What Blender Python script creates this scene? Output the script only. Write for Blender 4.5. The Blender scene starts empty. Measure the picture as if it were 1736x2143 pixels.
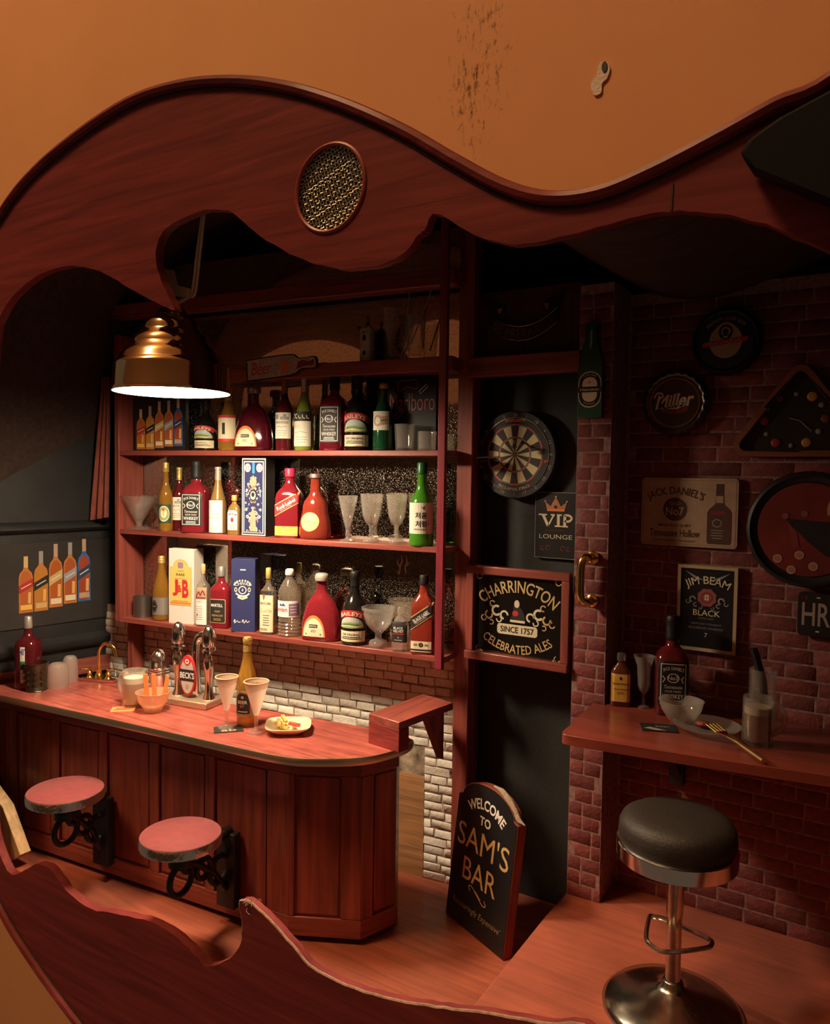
import bpy, bmesh, math, random
from math import sin, cos, pi, radians, sqrt, atan2, hypot
from mathutils import Vector, Matrix
from mathutils.geometry import tessellate_polygon

SC = bpy.context.scene
COL = SC.collection
random.seed(7)

# ------------------------------------------------------------ camera
F, CXP, CYP = 1655.0, 868.0, 1071.5
CAM = Vector((0, 0, 2.39))
ROT = Matrix.Rotation(radians(33), 3, 'Z') @ Matrix.Rotation(pi / 2 - radians(2.7), 3, 'X') @ Matrix.Rotation(radians(.8), 3, 'Z')
cd = bpy.data.cameras.new('camera')
cd.sensor_fit = 'HORIZONTAL'; cd.sensor_width = 36.0; cd.lens = 36.0 * F / 1736.0
cd.clip_start = .05; cd.clip_end = 200
co = bpy.data.objects.new('camera', cd); COL.objects.link(co)
co.matrix_world = Matrix.Translation(CAM) @ ROT.to_4x4()
SC.camera = co
cd.dof.use_dof = False

# ------------------------------------------------------------ world, room light, exposure
W = bpy.data.worlds.new('room_ambience'); SC.world = W; W.use_nodes = True
bgn = W.node_tree.nodes['Background']
bgn.inputs[0].default_value = (1.0, .66, .46, 1); bgn.inputs[1].default_value = .085
def area_light(name, loc, target, size, power, colour):
    l = bpy.data.lights.new(name, 'AREA'); l.shape = 'DISK'; l.size = size; l.energy = power; l.color = colour
    o = bpy.data.objects.new(name, l); COL.objects.link(o); o.location = loc
    o.rotation_euler = (Vector(target) - Vector(loc)).to_track_quat('-Z', 'Y').to_euler()
    return o
rl = bpy.data.lights.new('room_ceiling_lamp', 'POINT'); rl.energy = 9800; rl.color = (1.0, .62, .30); rl.shadow_soft_size = 2.2
ro_ = bpy.data.objects.new('room_ceiling_lamp', rl); COL.objects.link(ro_); ro_.location = (-9, -6, 21.2)
SC.view_settings.view_transform = 'Standard'
SC.view_settings.look = 'None'
SC.view_settings.exposure = 0.0
SC.view_settings.gamma = 1.0
SC.view_settings.use_curve_mapping = False
try:
    SC.cycles.use_denoising = True
    SC.cycles.max_bounces = 8
    SC.cycles.transparent_max_bounces = 12
    SC.cycles.caustics_reflective = False
    SC.cycles.caustics_refractive = False
    SC.cycles.sample_clamp_indirect = 4.0
except Exception:
    pass
PENDANT_POWER = 330.0

# ------------------------------------------------------------ measuring: photo pixel -> point on a named plane of the place
def ray(px, py):
    return ROT @ Vector(((px - CXP) / F, -(py - CYP) / F, -1))
def at_plane(px, py, p0, n):
    d = ray(px, py); return CAM + d * ((Vector(p0) - CAM).dot(n) / d.dot(n))
def at_y(px, py, y): return at_plane(px, py, (0, y, 0), Vector((0, 1, 0)))
def at_z(px, py, z): return at_plane(px, py, (0, 0, z), Vector((0, 0, 1)))
DEL = radians(7)
S0 = Vector((-2.37, 3.90, 0)); U = Vector((cos(DEL), sin(DEL), 0)); N = Vector((sin(DEL), -cos(DEL), 0))
def at_s(px, py, d): return at_plane(px, py, S0 + N * d, N)
def su(p): return (p - S0).dot(U)
LW0 = Vector((-5.0, 3.6, 0)); LWU = Vector((.112, 1, 0)).normalized(); LWN = Vector((LWU.y, -LWU.x, 0))
def at_l(px, py, d=0): return at_plane(px, py, LW0 + LWN * d, LWN)
def depth(p): return -(ROT.transposed() @ (Vector(p) - CAM)).z
def m_per_px(p): return depth(p) / F

# ------------------------------------------------------------ materials
MATS = {}
def pmat(name, base=(.5, .5, .5), rough=.5, metal=0, spec=.5, coat=0, trans=0, ior=1.45, emis=None, estr=0, var=0, vscale=8, bump=0, bscale=60,
         wood=None, dark=.5, objvar=0, sheen=0, wscale=1.0, dust=0):
    if name in MATS: return MATS[name]
    m = bpy.data.materials.new(name); m.use_nodes = True; MATS[name] = m
    nt = m.node_tree; b = nt.nodes['Principled BSDF']; L = nt.links.new; nn = nt.nodes.new
    b.inputs['Base Color'].default_value = (*base, 1); b.inputs['Roughness'].default_value = rough
    b.inputs['Metallic'].default_value = metal; b.inputs['IOR'].default_value = ior
    b.inputs['Specular IOR Level'].default_value = spec
    b.inputs['Coat Weight'].default_value = coat; b.inputs['Coat Roughness'].default_value = .12
    b.inputs['Transmission Weight'].default_value = trans
    b.inputs['Sheen Weight'].default_value = sheen
    if emis: b.inputs['Emission Color'].default_value = (*emis, 1); b.inputs['Emission Strength'].default_value = estr
    need = var or bump or wood or objvar or dust
    if not need: return m
    tc = nn('ShaderNodeTexCoord'); col = None; fac = None
    if wood:
        mp = nn('ShaderNodeMapping'); L(tc.outputs['Object'], mp.inputs[0])
        s = [26 * wscale, 26 * wscale, 26 * wscale]; s['xyz'.index(wood)] = 1.6 * wscale; mp.inputs['Scale'].default_value = s
        n1 = nn('ShaderNodeTexNoise'); n1.inputs['Scale'].default_value = 1.0; n1.inputs['Detail'].default_value = 6; n1.inputs['Distortion'].default_value = .6
        L(mp.outputs[0], n1.inputs['Vector'])
        rp = nn('ShaderNodeValToRGB'); rp.color_ramp.elements[0].position = .3; rp.color_ramp.elements[1].position = .72
        rp.color_ramp.elements[0].color = (*[c * dark for c in base], 1); rp.color_ramp.elements[1].color = (*[min(1, c * 1.25) for c in base], 1)
        L(n1.outputs['Fac'], rp.inputs[0]); col = rp.outputs[0]; fac = n1.outputs['Fac']
    if var:
        n2 = nn('ShaderNodeTexNoise'); n2.inputs['Scale'].default_value = vscale; n2.inputs['Detail'].default_value = 5
        L(tc.outputs['Object'], n2.inputs['Vector'])
        mr = nn('ShaderNodeMapRange'); mr.inputs[1].default_value = .3; mr.inputs[2].default_value = .7; mr.inputs[3].default_value = 1 - var; mr.inputs[4].default_value = 1 + var
        L(n2.outputs['Fac'], mr.inputs[0])
        mx = nn('ShaderNodeMix'); mx.data_type = 'RGBA'; mx.blend_type = 'MULTIPLY'; mx.inputs[0].default_value = 1
        if col: L(col, mx.inputs[6])
        else: mx.inputs[6].default_value = (*base, 1)
        L(mr.outputs[0], mx.inputs[7]); col = mx.outputs[2]
    if objvar:
        oi = nn('ShaderNodeObjectInfo'); mr = nn('ShaderNodeMapRange'); mr.inputs[3].default_value = 1 - objvar; mr.inputs[4].default_value = 1 + objvar
        L(oi.outputs['Random'], mr.inputs[0])
        mx = nn('ShaderNodeMix'); mx.data_type = 'RGBA'; mx.blend_type = 'MULTIPLY'; mx.inputs[0].default_value = 1
        if col: L(col, mx.inputs[6])
        else: mx.inputs[6].default_value = (*base, 1)
        L(mr.outputs[0], mx.inputs[7]); col = mx.outputs[2]
    if dust:
        n4 = nn('ShaderNodeTexNoise'); n4.inputs['Scale'].default_value = 190; n4.inputs['Detail'].default_value = 2
        L(tc.outputs['Object'], n4.inputs['Vector'])
        r4 = nn('ShaderNodeValToRGB'); r4.color_ramp.elements[0].position = .55; r4.color_ramp.elements[1].position = .72
        r4.color_ramp.elements[1].color = (dust, dust, dust, 1)
        L(n4.outputs['Fac'], r4.inputs[0])
        mx = nn('ShaderNodeMix'); mx.data_type = 'RGBA'; mx.inputs[7].default_value = (.55, .48, .40, 1)
        L(r4.outputs[0], mx.inputs[0])
        if col: L(col, mx.inputs[6])
        else: mx.inputs[6].default_value = (*base, 1)
        col = mx.outputs[2]
        r5 = nn('ShaderNodeMapRange'); r5.inputs[3].default_value = rough; r5.inputs[4].default_value = .8; L(r4.outputs[0], r5.inputs[0]); L(r5.outputs[0], b.inputs['Roughness'])
        if metal:
            r6 = nn('ShaderNodeMapRange'); r6.inputs[3].default_value = metal; r6.inputs[4].default_value = 0; L(r4.outputs[0], r6.inputs[0]); L(r6.outputs[0], b.inputs['Metallic'])
    if col: L(col, b.inputs['Base Color'])
    if bump:
        bp = nn('ShaderNodeBump'); bp.inputs['Strength'].default_value = bump; bp.inputs['Distance'].default_value = .01
        if fac: L(fac, bp.inputs['Height'])
        else:
            n3 = nn('ShaderNodeTexNoise'); n3.inputs['Scale'].default_value = bscale; n3.inputs['Detail'].default_value = 4
            L(tc.outputs['Object'], n3.inputs['Vector']); L(n3.outputs['Fac'], bp.inputs['Height'])
        L(bp.outputs[0], b.inputs['Normal'])
    return m

def glass_mat(name, tint=(1, 1, 1), milk=.12, milkcol=(.9, .86, .8), gloss=1.0, ior=1.45):
    """thin glass: see-through body with fresnel gloss and a little milky cast"""
    if name in MATS: return MATS[name]
    m = bpy.data.materials.new(name); m.use_nodes = True; MATS[name] = m
    nt = m.node_tree; L = nt.links.new; nn = nt.nodes.new; nt.nodes.remove(nt.nodes['Principled BSDF']); out = nt.nodes['Material Output']
    tr = nn('ShaderNodeBsdfTransparent'); tr.inputs[0].default_value = (*tint, 1)
    df = nn('ShaderNodeBsdfDiffuse'); df.inputs[0].default_value = (*milkcol, 1)
    tl = nn('ShaderNodeBsdfTranslucent'); tl.inputs[0].default_value = (*milkcol, 1)
    ml = nn('ShaderNodeMixShader'); ml.inputs[0].default_value = .5; L(df.outputs[0], ml.inputs[1]); L(tl.outputs[0], ml.inputs[2])
    m1 = nn('ShaderNodeMixShader'); m1.inputs[0].default_value = milk; L(tr.outputs[0], m1.inputs[1]); L(ml.outputs[0], m1.inputs[2])
    gl = nn('ShaderNodeBsdfGlossy'); gl.inputs['Roughness'].default_value = .06
    fr = nn('ShaderNodeLayerWeight'); fr.inputs[0].default_value = .22
    mu = nn('ShaderNodeMath'); mu.operation = 'MULTIPLY'; mu.inputs[1].default_value = gloss * .55; L(fr.outputs['Facing'], mu.inputs[0])
    m2 = nn('ShaderNodeMixShader'); L(mu.outputs[0], m2.inputs[0]); L(m1.outputs[0], m2.inputs[1]); L(gl.outputs[0], m2.inputs[2])
    L(m2.outputs[0], out.inputs[0]); return m

MAHO = (.30, .070, .052)
wood_x = pmat('mahogany_x', MAHO, .42, wood='x', dark=.5, coat=.25, bump=.12)
wood_y = pmat('mahogany_y', MAHO, .42, wood='y', dark=.5, coat=.25, bump=.12)
wood_z = pmat('mahogany_z', MAHO, .42, wood='z', dark=.5, coat=.25, bump=.12)
counter_wood = pmat('counter_wood', (.42, .10, .078), .36, wood='x', dark=.55, coat=.25, bump=.2, wscale=1.8, var=.22, vscale=9)
panel_wood = pmat('panel_wood', (.30, .068, .052), .45, wood='z', dark=.5, coat=.2, bump=.1)
shell_wood = pmat('instrument_wood', (.20, .034, .034), .6, wood='x', dark=.6, spec=.2, coat=.04, bump=.18, wscale=.8)
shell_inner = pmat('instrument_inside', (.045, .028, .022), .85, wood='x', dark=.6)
raw_wood = pmat('raw_cut_wood', (.32, .19, .13), .8, var=.35, vscale=30, bump=.4)
floor_wood = pmat('floor_wood', (.32, .085, .05), .45, wood='x', dark=.7, var=.12, vscale=5, coat=.12)
plat_wood = pmat('platform_wood', (.34, .092, .058), .5, wood='x', dark=.86, var=.18, vscale=4, coat=.1)
black_pad = pmat('black_leather', (.014, .014, .0155), .5, bump=.25, bscale=160, spec=.5, var=.2)
black_card = pmat('black_board', (.020, .020, .019), .65, bump=.15, bscale=220, dust=.05)
black = pmat('black', (.011, .011, .012), .5, spec=.35)
ink = pmat('black_ink', (.015, .014, .014), .6)
iron = pmat('cast_iron', (.018, .018, .019), .45, bump=.2, bscale=90)
chrome = pmat('chrome', (.82, .80, .76), .14, 1, dust=.05)
nickel = pmat('nickel', (.62, .58, .50), .22, 1, var=.25, vscale=20)
gold = pmat('gold', (.95, .62, .16), .18, 1)
gold_ink = pmat('gold_ink', (.80, .56, .25), .45, .3)
gold_foil = pmat('gold_foil', (.72, .52, .16), .35, .6, bump=.5, bscale=90)
brass_lamp = pmat('polished_brass', (.80, .62, .34), .08, 1, var=.06)
lamp_white = pmat('lamp_white', (.92, .88, .80), .5)
paper = pmat('paper', (.82, .78, .66), .7)
paper_y = pmat('yellow_paper', (.84, .50, .09), .7)
cream = pmat('cream_print', (.82, .72, .50), .7)
tan = pmat('tan_tin', (.50, .34, .23), .55, var=.12, vscale=14)
red_ink = pmat('red_ink', (.55, .03, .035), .6)
dred = pmat('dark_red_ink', (.24, .03, .03), .6)
orange_ink = pmat('orange_ink', (.85, .22, .05), .6)
blue_ink = pmat('blue_ink', (.02, .05, .35), .6)
navy = pmat('navy_card', (.022, .028, .10), .45)
green_ink = pmat('green_ink', (.03, .22, .05), .6)
olive_ink = pmat('olive_ink', (.34, .36, .14), .6)
sky_ink = pmat('pale_sky_ink', (.50, .58, .55), .6)
grey_ink = pmat('grey_ink', (.35, .33, .31), .6)
silver = pmat('silver_label', (.62, .60, .56), .3, .7)
pink = pmat('pink_ink', (.75, .14, .16), .6)
white = pmat('white_print', (.86, .83, .78), .6)
mirror_m = pmat('old_mirror', (.52, .46, .38), .03, 1, dust=.5)
sign_glass = pmat('dark_mirror_sign', (.10, .085, .07), .06, .9, spec=.8)
redbrick = pmat('red_brick', (.20, .048, .046), .75, objvar=.25, var=.3, vscale=26, bump=.4, bscale=70)
redmortar = pmat('red_mortar', (.30, .17, .15), .9, var=.4, vscale=40)
whitebrick = pmat('white_brick', (.86, .80, .70), .75, objvar=.12, var=.2, vscale=22, bump=.35, bscale=70)
whitemortar = pmat('white_mortar', (.34, .26, .19), .9, var=.95, vscale=14)
cork = pmat('cork_panel', (.48, .24, .10), .7, wood='x', dark=.6, bump=.3)
seat_red = pmat('red_seat_felt', (.24, .040, .046), .75, var=.15, vscale=25, sheen=.2)
leather_blk = pmat('stool_leather', (.026, .021, .019), .55, bump=.3, bscale=150, var=.15)
cloth_red = pmat('towel_red', (.26, .06, .04), .9, var=.25, vscale=12, sheen=.3)
cloth_cream = pmat('towel_cream', (.45, .33, .2), .9, sheen=.3)
def liquor(name, c, t=.45, r=.1): return pmat(name, c, r, trans=t, coat=.6, ior=1.35, spec=.5)
l_red = liquor('red_liquor', (.50, .035, .055), .6); l_redor = liquor('orange_red_liquor', (.62, .085, .05), .6); l_dkred = liquor('wine_liquor', (.09, .008, .012), .2)
l_mag = liquor('magenta_liquor', (.30, .015, .04), .6); l_amber = liquor('amber_liquor', (.66, .33, .05), .65); l_amber2 = liquor('pale_amber_liquor', (.76, .46, .14), .65)
l_green = liquor('green_bottle', (.10, .42, .03)); l_dkgreen = liquor('dark_green_bottle', (.01, .07, .025), .25); l_black = liquor('black_bottle', (.012, .010, .009), .1)
l_olive = liquor('olive_bottle', (.36, .46, .06)); l_plum = liquor('plum_liquor', (.12, .008, .02), .5); l_brown = liquor('brown_liquor', (.16, .04, .02), .3)
l_clear = glass_mat('clear_liquor', (.97, .93, .86), .22, (.9, .75, .6)); l_beer = liquor('beer', (.78, .40, .07), .6)
glass = glass_mat('clear_glass', (1, .99, .97), .20, (1, .95, .88))
glass_dk = glass_mat('plain_glass', (1, .99, .97), .14)
frost = glass_mat('frosted_glass', (.97, .94, .9), .42, (.9, .82, .74))
frostpink = glass_mat('milky_drink', (1, .9, .82), .72, (.95, .78, .66))
foam = pmat('beer_foam', (.9, .8, .62), .8)

# ------------------------------------------------------------ mesh helpers
class B:
    """collects faces with material slots, builds ONE mesh object"""
    def __init__(s): s.v = []; s.f = []; s.m = []; s.mats = []
    def mi(s, mat):
        if mat not in s.mats: s.mats.append(mat)
        return s.mats.index(mat)
    def add(s, vs, fs, mat):
        o = len(s.v); k = s.mi(mat); s.v += [tuple(v) for v in vs]
        for f in fs: s.f.append(tuple(i + o for i in f)); s.m.append(k)
        return s
    def box(s, x0, y0, z0, x1, y1, z1, mat):
        vs = [(x, y, z) for z in (z0, z1) for y in (y0, y1) for x in (x0, x1)]
        return s.add(vs, [(0, 2, 3, 1), (4, 5, 7, 6), (0, 1, 5, 4), (2, 6, 7, 3), (0, 4, 6, 2), (1, 3, 7, 5)], mat)
    def bar(s, a, b, w, h, mat, up=(0, 0, 1)):
        a = Vector(a); b = Vector(b); d = (b - a).normalized(); up = Vector(up); r = d.cross(up)
        if r.length < 1e-4: r = d.cross(Vector((1, 0, 0)))
        r.normalize(); u = r.cross(d)
        vs = [p + r * sx * w / 2 + u * sy * h / 2 for p in (a, b) for sy in (-1, 1) for sx in (-1, 1)]
        return s.add(vs, [(0, 1, 3, 2), (4, 6, 7, 5), (0, 4, 5, 1), (2, 3, 7, 6), (0, 2, 6, 4), (1, 5, 7, 3)], mat)
    def loft(s, prof, mat, seg=28, sx=1, sy=1, cx=0, cy=0, rot=0, capb=True, capt=True, flute=0, nfl=0):
        """prof: (z, r[, squareness]) rings"""
        vs = []; fs = []
        for p in prof:
            z, r = p[0], p[1]; q = p[2] if len(p) > 2 else 2.0
            for i in range(seg):
                a = 2 * pi * (i + .5) / seg; c, sn = cos(a), sin(a)
                k = (abs(c) ** q + abs(sn) ** q) ** (-1 / q)
                rr = r * k * (1 + (flute * cos(nfl * a) if flute else 0))
                x, y = rr * c * sx, rr * sn * sy
                vs.append((cx + x * cos(rot) - y * sin(rot), cy + x * sin(rot) + y * cos(rot), z))
        n = len(prof)
        for j in range(n - 1):
            for i in range(seg):
                k = (i + 1) % seg
                fs.append((j * seg + i, j * seg + k, (j + 1) * seg + k, (j + 1) * seg + i))
        if capb: fs.append(tuple(reversed(range(seg))))
        if capt: fs.append(tuple((n - 1) * seg + i for i in range(seg)))
        return s.add(vs, fs, mat)
    def tube(s, pts, r, mat, seg=8, closed=False, caps=True):
        pts = [Vector(p) for p in pts]; n = len(pts); vs = []; fs = []; pr = None
        for i, p in enumerate(pts):
            if closed: t = pts[(i + 1) % n] - pts[i - 1]
            else: t = pts[min(i + 1, n - 1)] - pts[max(i - 1, 0)]
            t.normalize()
            if pr is None:
                pr = t.cross(Vector((0, 0, 1)))
                if pr.length < .05: pr = t.cross(Vector((1, 0, 0)))
            pr = (pr - t * pr.dot(t)).normalized(); q = t.cross(pr)
            rr = r[i] if isinstance(r, (list, tuple)) else r
            for k in range(seg):
                a = 2 * pi * k / seg; vs.append(p + (pr * cos(a) + q * sin(a)) * rr)
        m = n if closed else n - 1
        for j in range(m):
            for k in range(seg):
                k2 = (k + 1) % seg; j2 = (j + 1) % n
                fs.append((j * seg + k, j * seg + k2, j2 * seg + k2, j2 * seg + k))
        if not closed and caps: fs += [tuple(reversed(range(seg))), tuple((n - 1) * seg + k for k in range(seg))]
        return s.add(vs, fs, mat)
    def prism(s, loop, d, mat, holes=(), frame=None, sidemat=None, side=True):
        """2D loop (x, z) extruded from y=0 to y=d; frame maps (x,y,z)->3D"""
        loops = [list(loop)] + [list(h) for h in holes]
        flat = [p for lp in loops for p in lp]
        tris = tessellate_polygon([[Vector((p[0], p[1], 0)) for p in lp] for lp in loops])
        fr = frame or (lambda x, y, z: (x, y, z)); n = len(flat)
        vs = [fr(p[0], 0, p[1]) for p in flat] + [fr(p[0], d, p[1]) for p in flat]
        s.add(vs, [tuple(t) for t in tris] + [tuple(n + i for i in reversed(t)) for t in tris], mat)
        if side:
            fs = []; o = 0; vs2 = []; 
            for lp in loops:
                k = len(lp)
                for i in range(k): fs.append((o + i, o + (i + 1) % k, n + o + (i + 1) % k, n + o + i))
                o += k
            s.add(vs, fs, sidemat or mat)
        return s
    def ball(s, c, rx, ry, rz, mat, seg=14, rings=8):
        prof = []; vs = []; fs = []
        for j in range(rings + 1):
            t = pi * j / rings
            for i in range(seg):
                a = 2 * pi * i / seg
                vs.append((c[0] + rx * sin(t) * cos(a), c[1] + ry * sin(t) * sin(a), c[2] - rz * cos(t)))
        for j in range(rings):
            for i in range(seg):
                k = (i + 1) % seg; fs.append((j * seg + i, j * seg + k, (j + 1) * seg + k, (j + 1) * seg + i))
        return s.add(vs, fs, mat)
    def build(s, name, parent=None, smooth=35, bevel=0, loc=None, rz=None):
        me = bpy.data.meshes.new(name); me.from_pydata(s.v, [], s.f)
        for m in s.mats: me.materials.append(m)
        me.polygons.foreach_set('material_index', s.m)
        bm = bmesh.new(); bm.from_mesh(me)
        bmesh.ops.remove_doubles(bm, verts=bm.verts, dist=1e-6)
        bmesh.ops.recalc_face_normals(bm, faces=bm.faces)
        bm.to_mesh(me); bm.free()
        if smooth:
            me.polygons.foreach_set('use_smooth', [True] * len(me.polygons)); me.set_sharp_from_angle(angle=radians(smooth))
        o = bpy.data.objects.new(name, me); COL.objects.link(o)
        if parent: o.parent = parent
        if loc is not None: o.location = loc
        if rz is not None: o.rotation_euler = (0, 0, rz)
        if bevel:
            b = o.modifiers.new('bevel', 'BEVEL'); b.width = bevel; b.segments = 2; b.limit_method = 'ANGLE'; b.angle_limit = radians(40)
        return o

def tag(o, label, cat, group=None):
    o['label'] = label; o['category'] = cat
    if group: o['group'] = group
    return o
def struct(o, label=None):
    o['kind'] = 'structure'
    if label: o['label'] = label
    return o
def thing(name, label, cat, loc=(0, 0, 0), rz=0, group=None, rx=0):
    o = bpy.data.objects.new(name, None); COL.objects.link(o); o.empty_display_size = .05
    o.location = loc; o.rotation_euler = (rx, 0, rz); return tag(o, label, cat, group)
def dup_tree(root, loc, rz, label):
    r = root.copy(); COL.objects.link(r); r.location = loc; r.rotation_euler = (0, 0, rz); r['label'] = label
    for ch in list(root.children):
        c = ch.copy(); COL.objects.link(c); c.parent = r
        for g in ch.children:
            d = g.copy(); COL.objects.link(d); d.parent = c
    return r
def spline(pts, per=6, closed=False):
    P = [Vector((*p, 0)) if len(p) == 2 else Vector(p) for p in pts]; n = len(P); out = []
    for i in range(n if closed else n - 1):
        if closed: a, b, c, d = P[(i - 1) % n], P[i], P[(i + 1) % n], P[(i + 2) % n]
        else: a, b, c, d = P[max(i - 1, 0)], P[i], P[i + 1], P[min(i + 2, n - 1)]
        for k in range(per):
            t = k / per; out.append(.5 * ((2 * b) + (c - a) * t + (2 * a - 5 * b + 4 * c - d) * t * t + (3 * b - a - 3 * c + d) * t ** 3))
    if not closed: out.append(P[-1])
    return [tuple(p[:len(pts[0])]) for p in out]
def circ(cx, cy, rx, ry=None, n=28, a0=0, a1=2 * pi):
    ry = rx if ry is None else ry; full = abs(a1 - a0 - 2 * pi) < 1e-6; m = n if full else n - 1
    return [(cx + rx * cos(a0 + (a1 - a0) * i / m), cy + ry * sin(a0 + (a1 - a0) * i / m)) for i in range(n)]
def rrect(x0, y0, x1, y1, r, k=4):
    o = []
    for cx, cy, a in ((x1 - r, y0 + r, -pi / 2), (x1 - r, y1 - r, 0), (x0 + r, y1 - r, pi / 2), (x0 + r, y0 + r, pi)):
        o += [(cx + r * cos(a + pi / 2 * i / k), cy + r * sin(a + pi / 2 * i / k)) for i in range(k + 1)]
    return o

TXT = {}
def text2d(s, bold):
    key = (s, bold)
    if key not in TXT:
        cu = bpy.data.curves.new('print', 'FONT'); cu.body = s; cu.size = 1; cu.offset = bold; cu.resolution_u = 3 if len(s) < 12 else 2
        ob = bpy.data.objects.new('print', cu); COL.objects.link(ob)
        dg = bpy.context.evaluated_depsgraph_get(); me = bpy.data.meshes.new_from_object(ob.evaluated_get(dg))
        v = [(a.co.x, a.co.y) for a in me.vertices]; f = [tuple(p.vertices) for p in me.polygons]
        bpy.data.objects.remove(ob); bpy.data.curves.remove(cu); bpy.data.meshes.remove(me)
        TXT[key] = (v, f)
    return TXT[key]

class G:
    """flat print: 2D shapes in layers, mapped on a plane or round a cylinder"""
    def __init__(s): s.t = []; s.mats = []
    def mi(s, m):
        if m not in s.mats: s.mats.append(m)
        return s.mats.index(m)
    def raw(s, v, f, mat, l): s.t.append((v, f, s.mi(mat), l)); return s
    def poly(s, p, mat, l=1, holes=()):
        lp = [list(p)] + [list(h) for h in holes]
        tr = tessellate_polygon([[Vector((a, b, 0)) for a, b in q] for q in lp]); fl = [a for q in lp for a in q]
        return s.raw(fl, [tuple(t) for t in tr], mat, l)
    def rect(s, x0, y0, x1, y1, mat, l=1): return s.raw([(x0, y0), (x1, y0), (x1, y1), (x0, y1)], [(0, 1, 2, 3)], mat, l)
    def rr(s, x0, y0, x1, y1, r, mat, l=1): return s.poly(rrect(x0, y0, x1, y1, r), mat, l)
    def ell(s, cx, cy, rx, ry, mat, l=1, n=22): return s.poly(circ(cx, cy, rx, ry, n), mat, l)
    def ring(s, cx, cy, r0, r1, mat, l=1, n=32, a0=0, a1=2 * pi, k=1.0):
        v = []; f = []
        for i in range(n + 1):
            a = a0 + (a1 - a0) * i / n; v += [(cx + r0 * cos(a), cy + k * r0 * sin(a)), (cx + r1 * cos(a), cy + k * r1 * sin(a))]
        for i in range(n): f.append((2 * i, 2 * i + 1, 2 * i + 3, 2 * i + 2))
        return s.raw(v, f, mat, l)
    def frame(s, x0, y0, x1, y1, w, mat, l=1):
        for r in ((x0, y0, x1, y0 + w), (x0, y1 - w, x1, y1), (x0, y0 + w, x0 + w, y1 - w), (x1 - w, y0 + w, x1, y1 - w)): s.rect(*r, mat, l)
        return s
    def stroke(s, pts, w, mat, l=1):
        v = []; f = []; n = len(pts)
        for i, p in enumerate(pts):
            a = pts[max(i - 1, 0)]; b = pts[min(i + 1, n - 1)]; dx, dy = b[0] - a[0], b[1] - a[1]; d = hypot(dx, dy) or 1
            ww = w[i] if isinstance(w, (list, tuple)) else w
            v += [(p[0] - dy / d * ww / 2, p[1] + dx / d * ww / 2), (p[0] + dy / d * ww / 2, p[1] - dx / d * ww / 2)]
        for i in range(n - 1): f.append((2 * i, 2 * i + 1, 2 * i + 3, 2 * i + 2))
        return s.raw(v, f, mat, l)
    def text(s, st, cx, cy, h, mat, l=2, bold=0., w=None, arc=None, shear=0, rot=0, wmax=None):
        v, f = text2d(st, bold)
        if not v: return s
        x0 = min(a for a, b in v); x1 = max(a for a, b in v); y0 = min(b for a, b in v); y1 = max(b for a, b in v)
        ky = h / max(y1 - y0, 1e-6); kx = ky
        if w: kx = w / (x1 - x0)
        elif wmax and (x1 - x0) * kx > wmax: kx = wmax / (x1 - x0)
        o = []
        for a, b in v:
            x = (a - (x0 + x1) / 2) * kx; y = (b - (y0 + y1) / 2) * ky; x += shear * y
            if arc:
                R = arc; t = x / R; x, y = (R + y) * sin(t), (R + y) * cos(t) - R
            if rot: x, y = x * cos(rot) - y * sin(rot), x * sin(rot) + y * cos(rot)
            o.append((cx + x, cy + y))
        return s.raw(o, f, mat, l)
    def lines(s, x0, x1, y0, y1, n, mat, l=2, k=.45):
        """rows of print too fine to read"""
        for i in range(n):
            y = y0 + (y1 - y0) * (i + .5) / n; hh = (y1 - y0) / n * k / 2; e = random.uniform(0, .25) * (x1 - x0) / 2
            s.rect(x0 + e, y - hh, x1 - e, y + hh, mat, l)
        return s
    def build2(s, name, sub, parent, **k):
        a, b = G(), G(); a.mats = b.mats = s.mats; a.t = [q for q in s.t if q[3] < 2]; b.t = [q for q in s.t if q[3] >= 2]
        o = a.build(name, parent, **k)
        if b.t: b.build(sub, o, **k)
        return o
    def build(s, name, parent, fn=None, cyl=None, y=0, eps=.0009, cut=0):
        b = B(); b.mats = s.mats
        bm = bmesh.new()
        for v, f, k, l in s.t:
            vs = [bm.verts.new((a, c, l)) for a, c in v]
            for q in f:
                try: fc = bm.faces.new([vs[i] for i in q]); fc.material_index = k
                except ValueError: pass
        if cyl:
            xs = [v.co.x for v in bm.verts]
            st = cyl * radians(12); i0 = int(min(xs) / st) - 1; i1 = int(max(xs) / st) + 1
            for i in range(i0, i1 + 1):
                ge = bm.verts[:] + bm.edges[:] + bm.faces[:]
                bmesh.ops.bisect_plane(bm, geom=ge, plane_co=(i * st, 0, 0), plane_no=(1, 0, 0))
        if cut:
            for ax in (0, 1):
                xs = [v.co[ax] for v in bm.verts]; i0 = int(min(xs) / cut) - 1; i1 = int(max(xs) / cut) + 1
                for i in range(i0, i1 + 1):
                    no = [0, 0, 0]; no[ax] = 1
                    bmesh.ops.bisect_plane(bm, geom=bm.verts[:] + bm.edges[:] + bm.faces[:], plane_co=[i * cut * c for c in no], plane_no=no)
        for v in bm.verts:
            x, z, l = v.co
            if fn: v.co = fn(x, z, l * eps)
            elif cyl: r = cyl + l * eps; v.co = (r * sin(x / cyl), -r * cos(x / cyl), z)
            else: v.co = (x, y - l * eps, z)
        me = bpy.data.meshes.new(name); bm.to_mesh(me); bm.free()
        for m in s.mats: me.materials.append(m)
        o = bpy.data.objects.new(name, me); COL.objects.link(o)
        if parent: o.parent = parent
        return o
# ============================================================ SETTING
FLOOR_Z, PLAT_Z, TOP_Z = 0.0, 0.2, 0.94
YF = 2.5          # front plate of the instrument
YB = 4.1          # red brick wall
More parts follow.
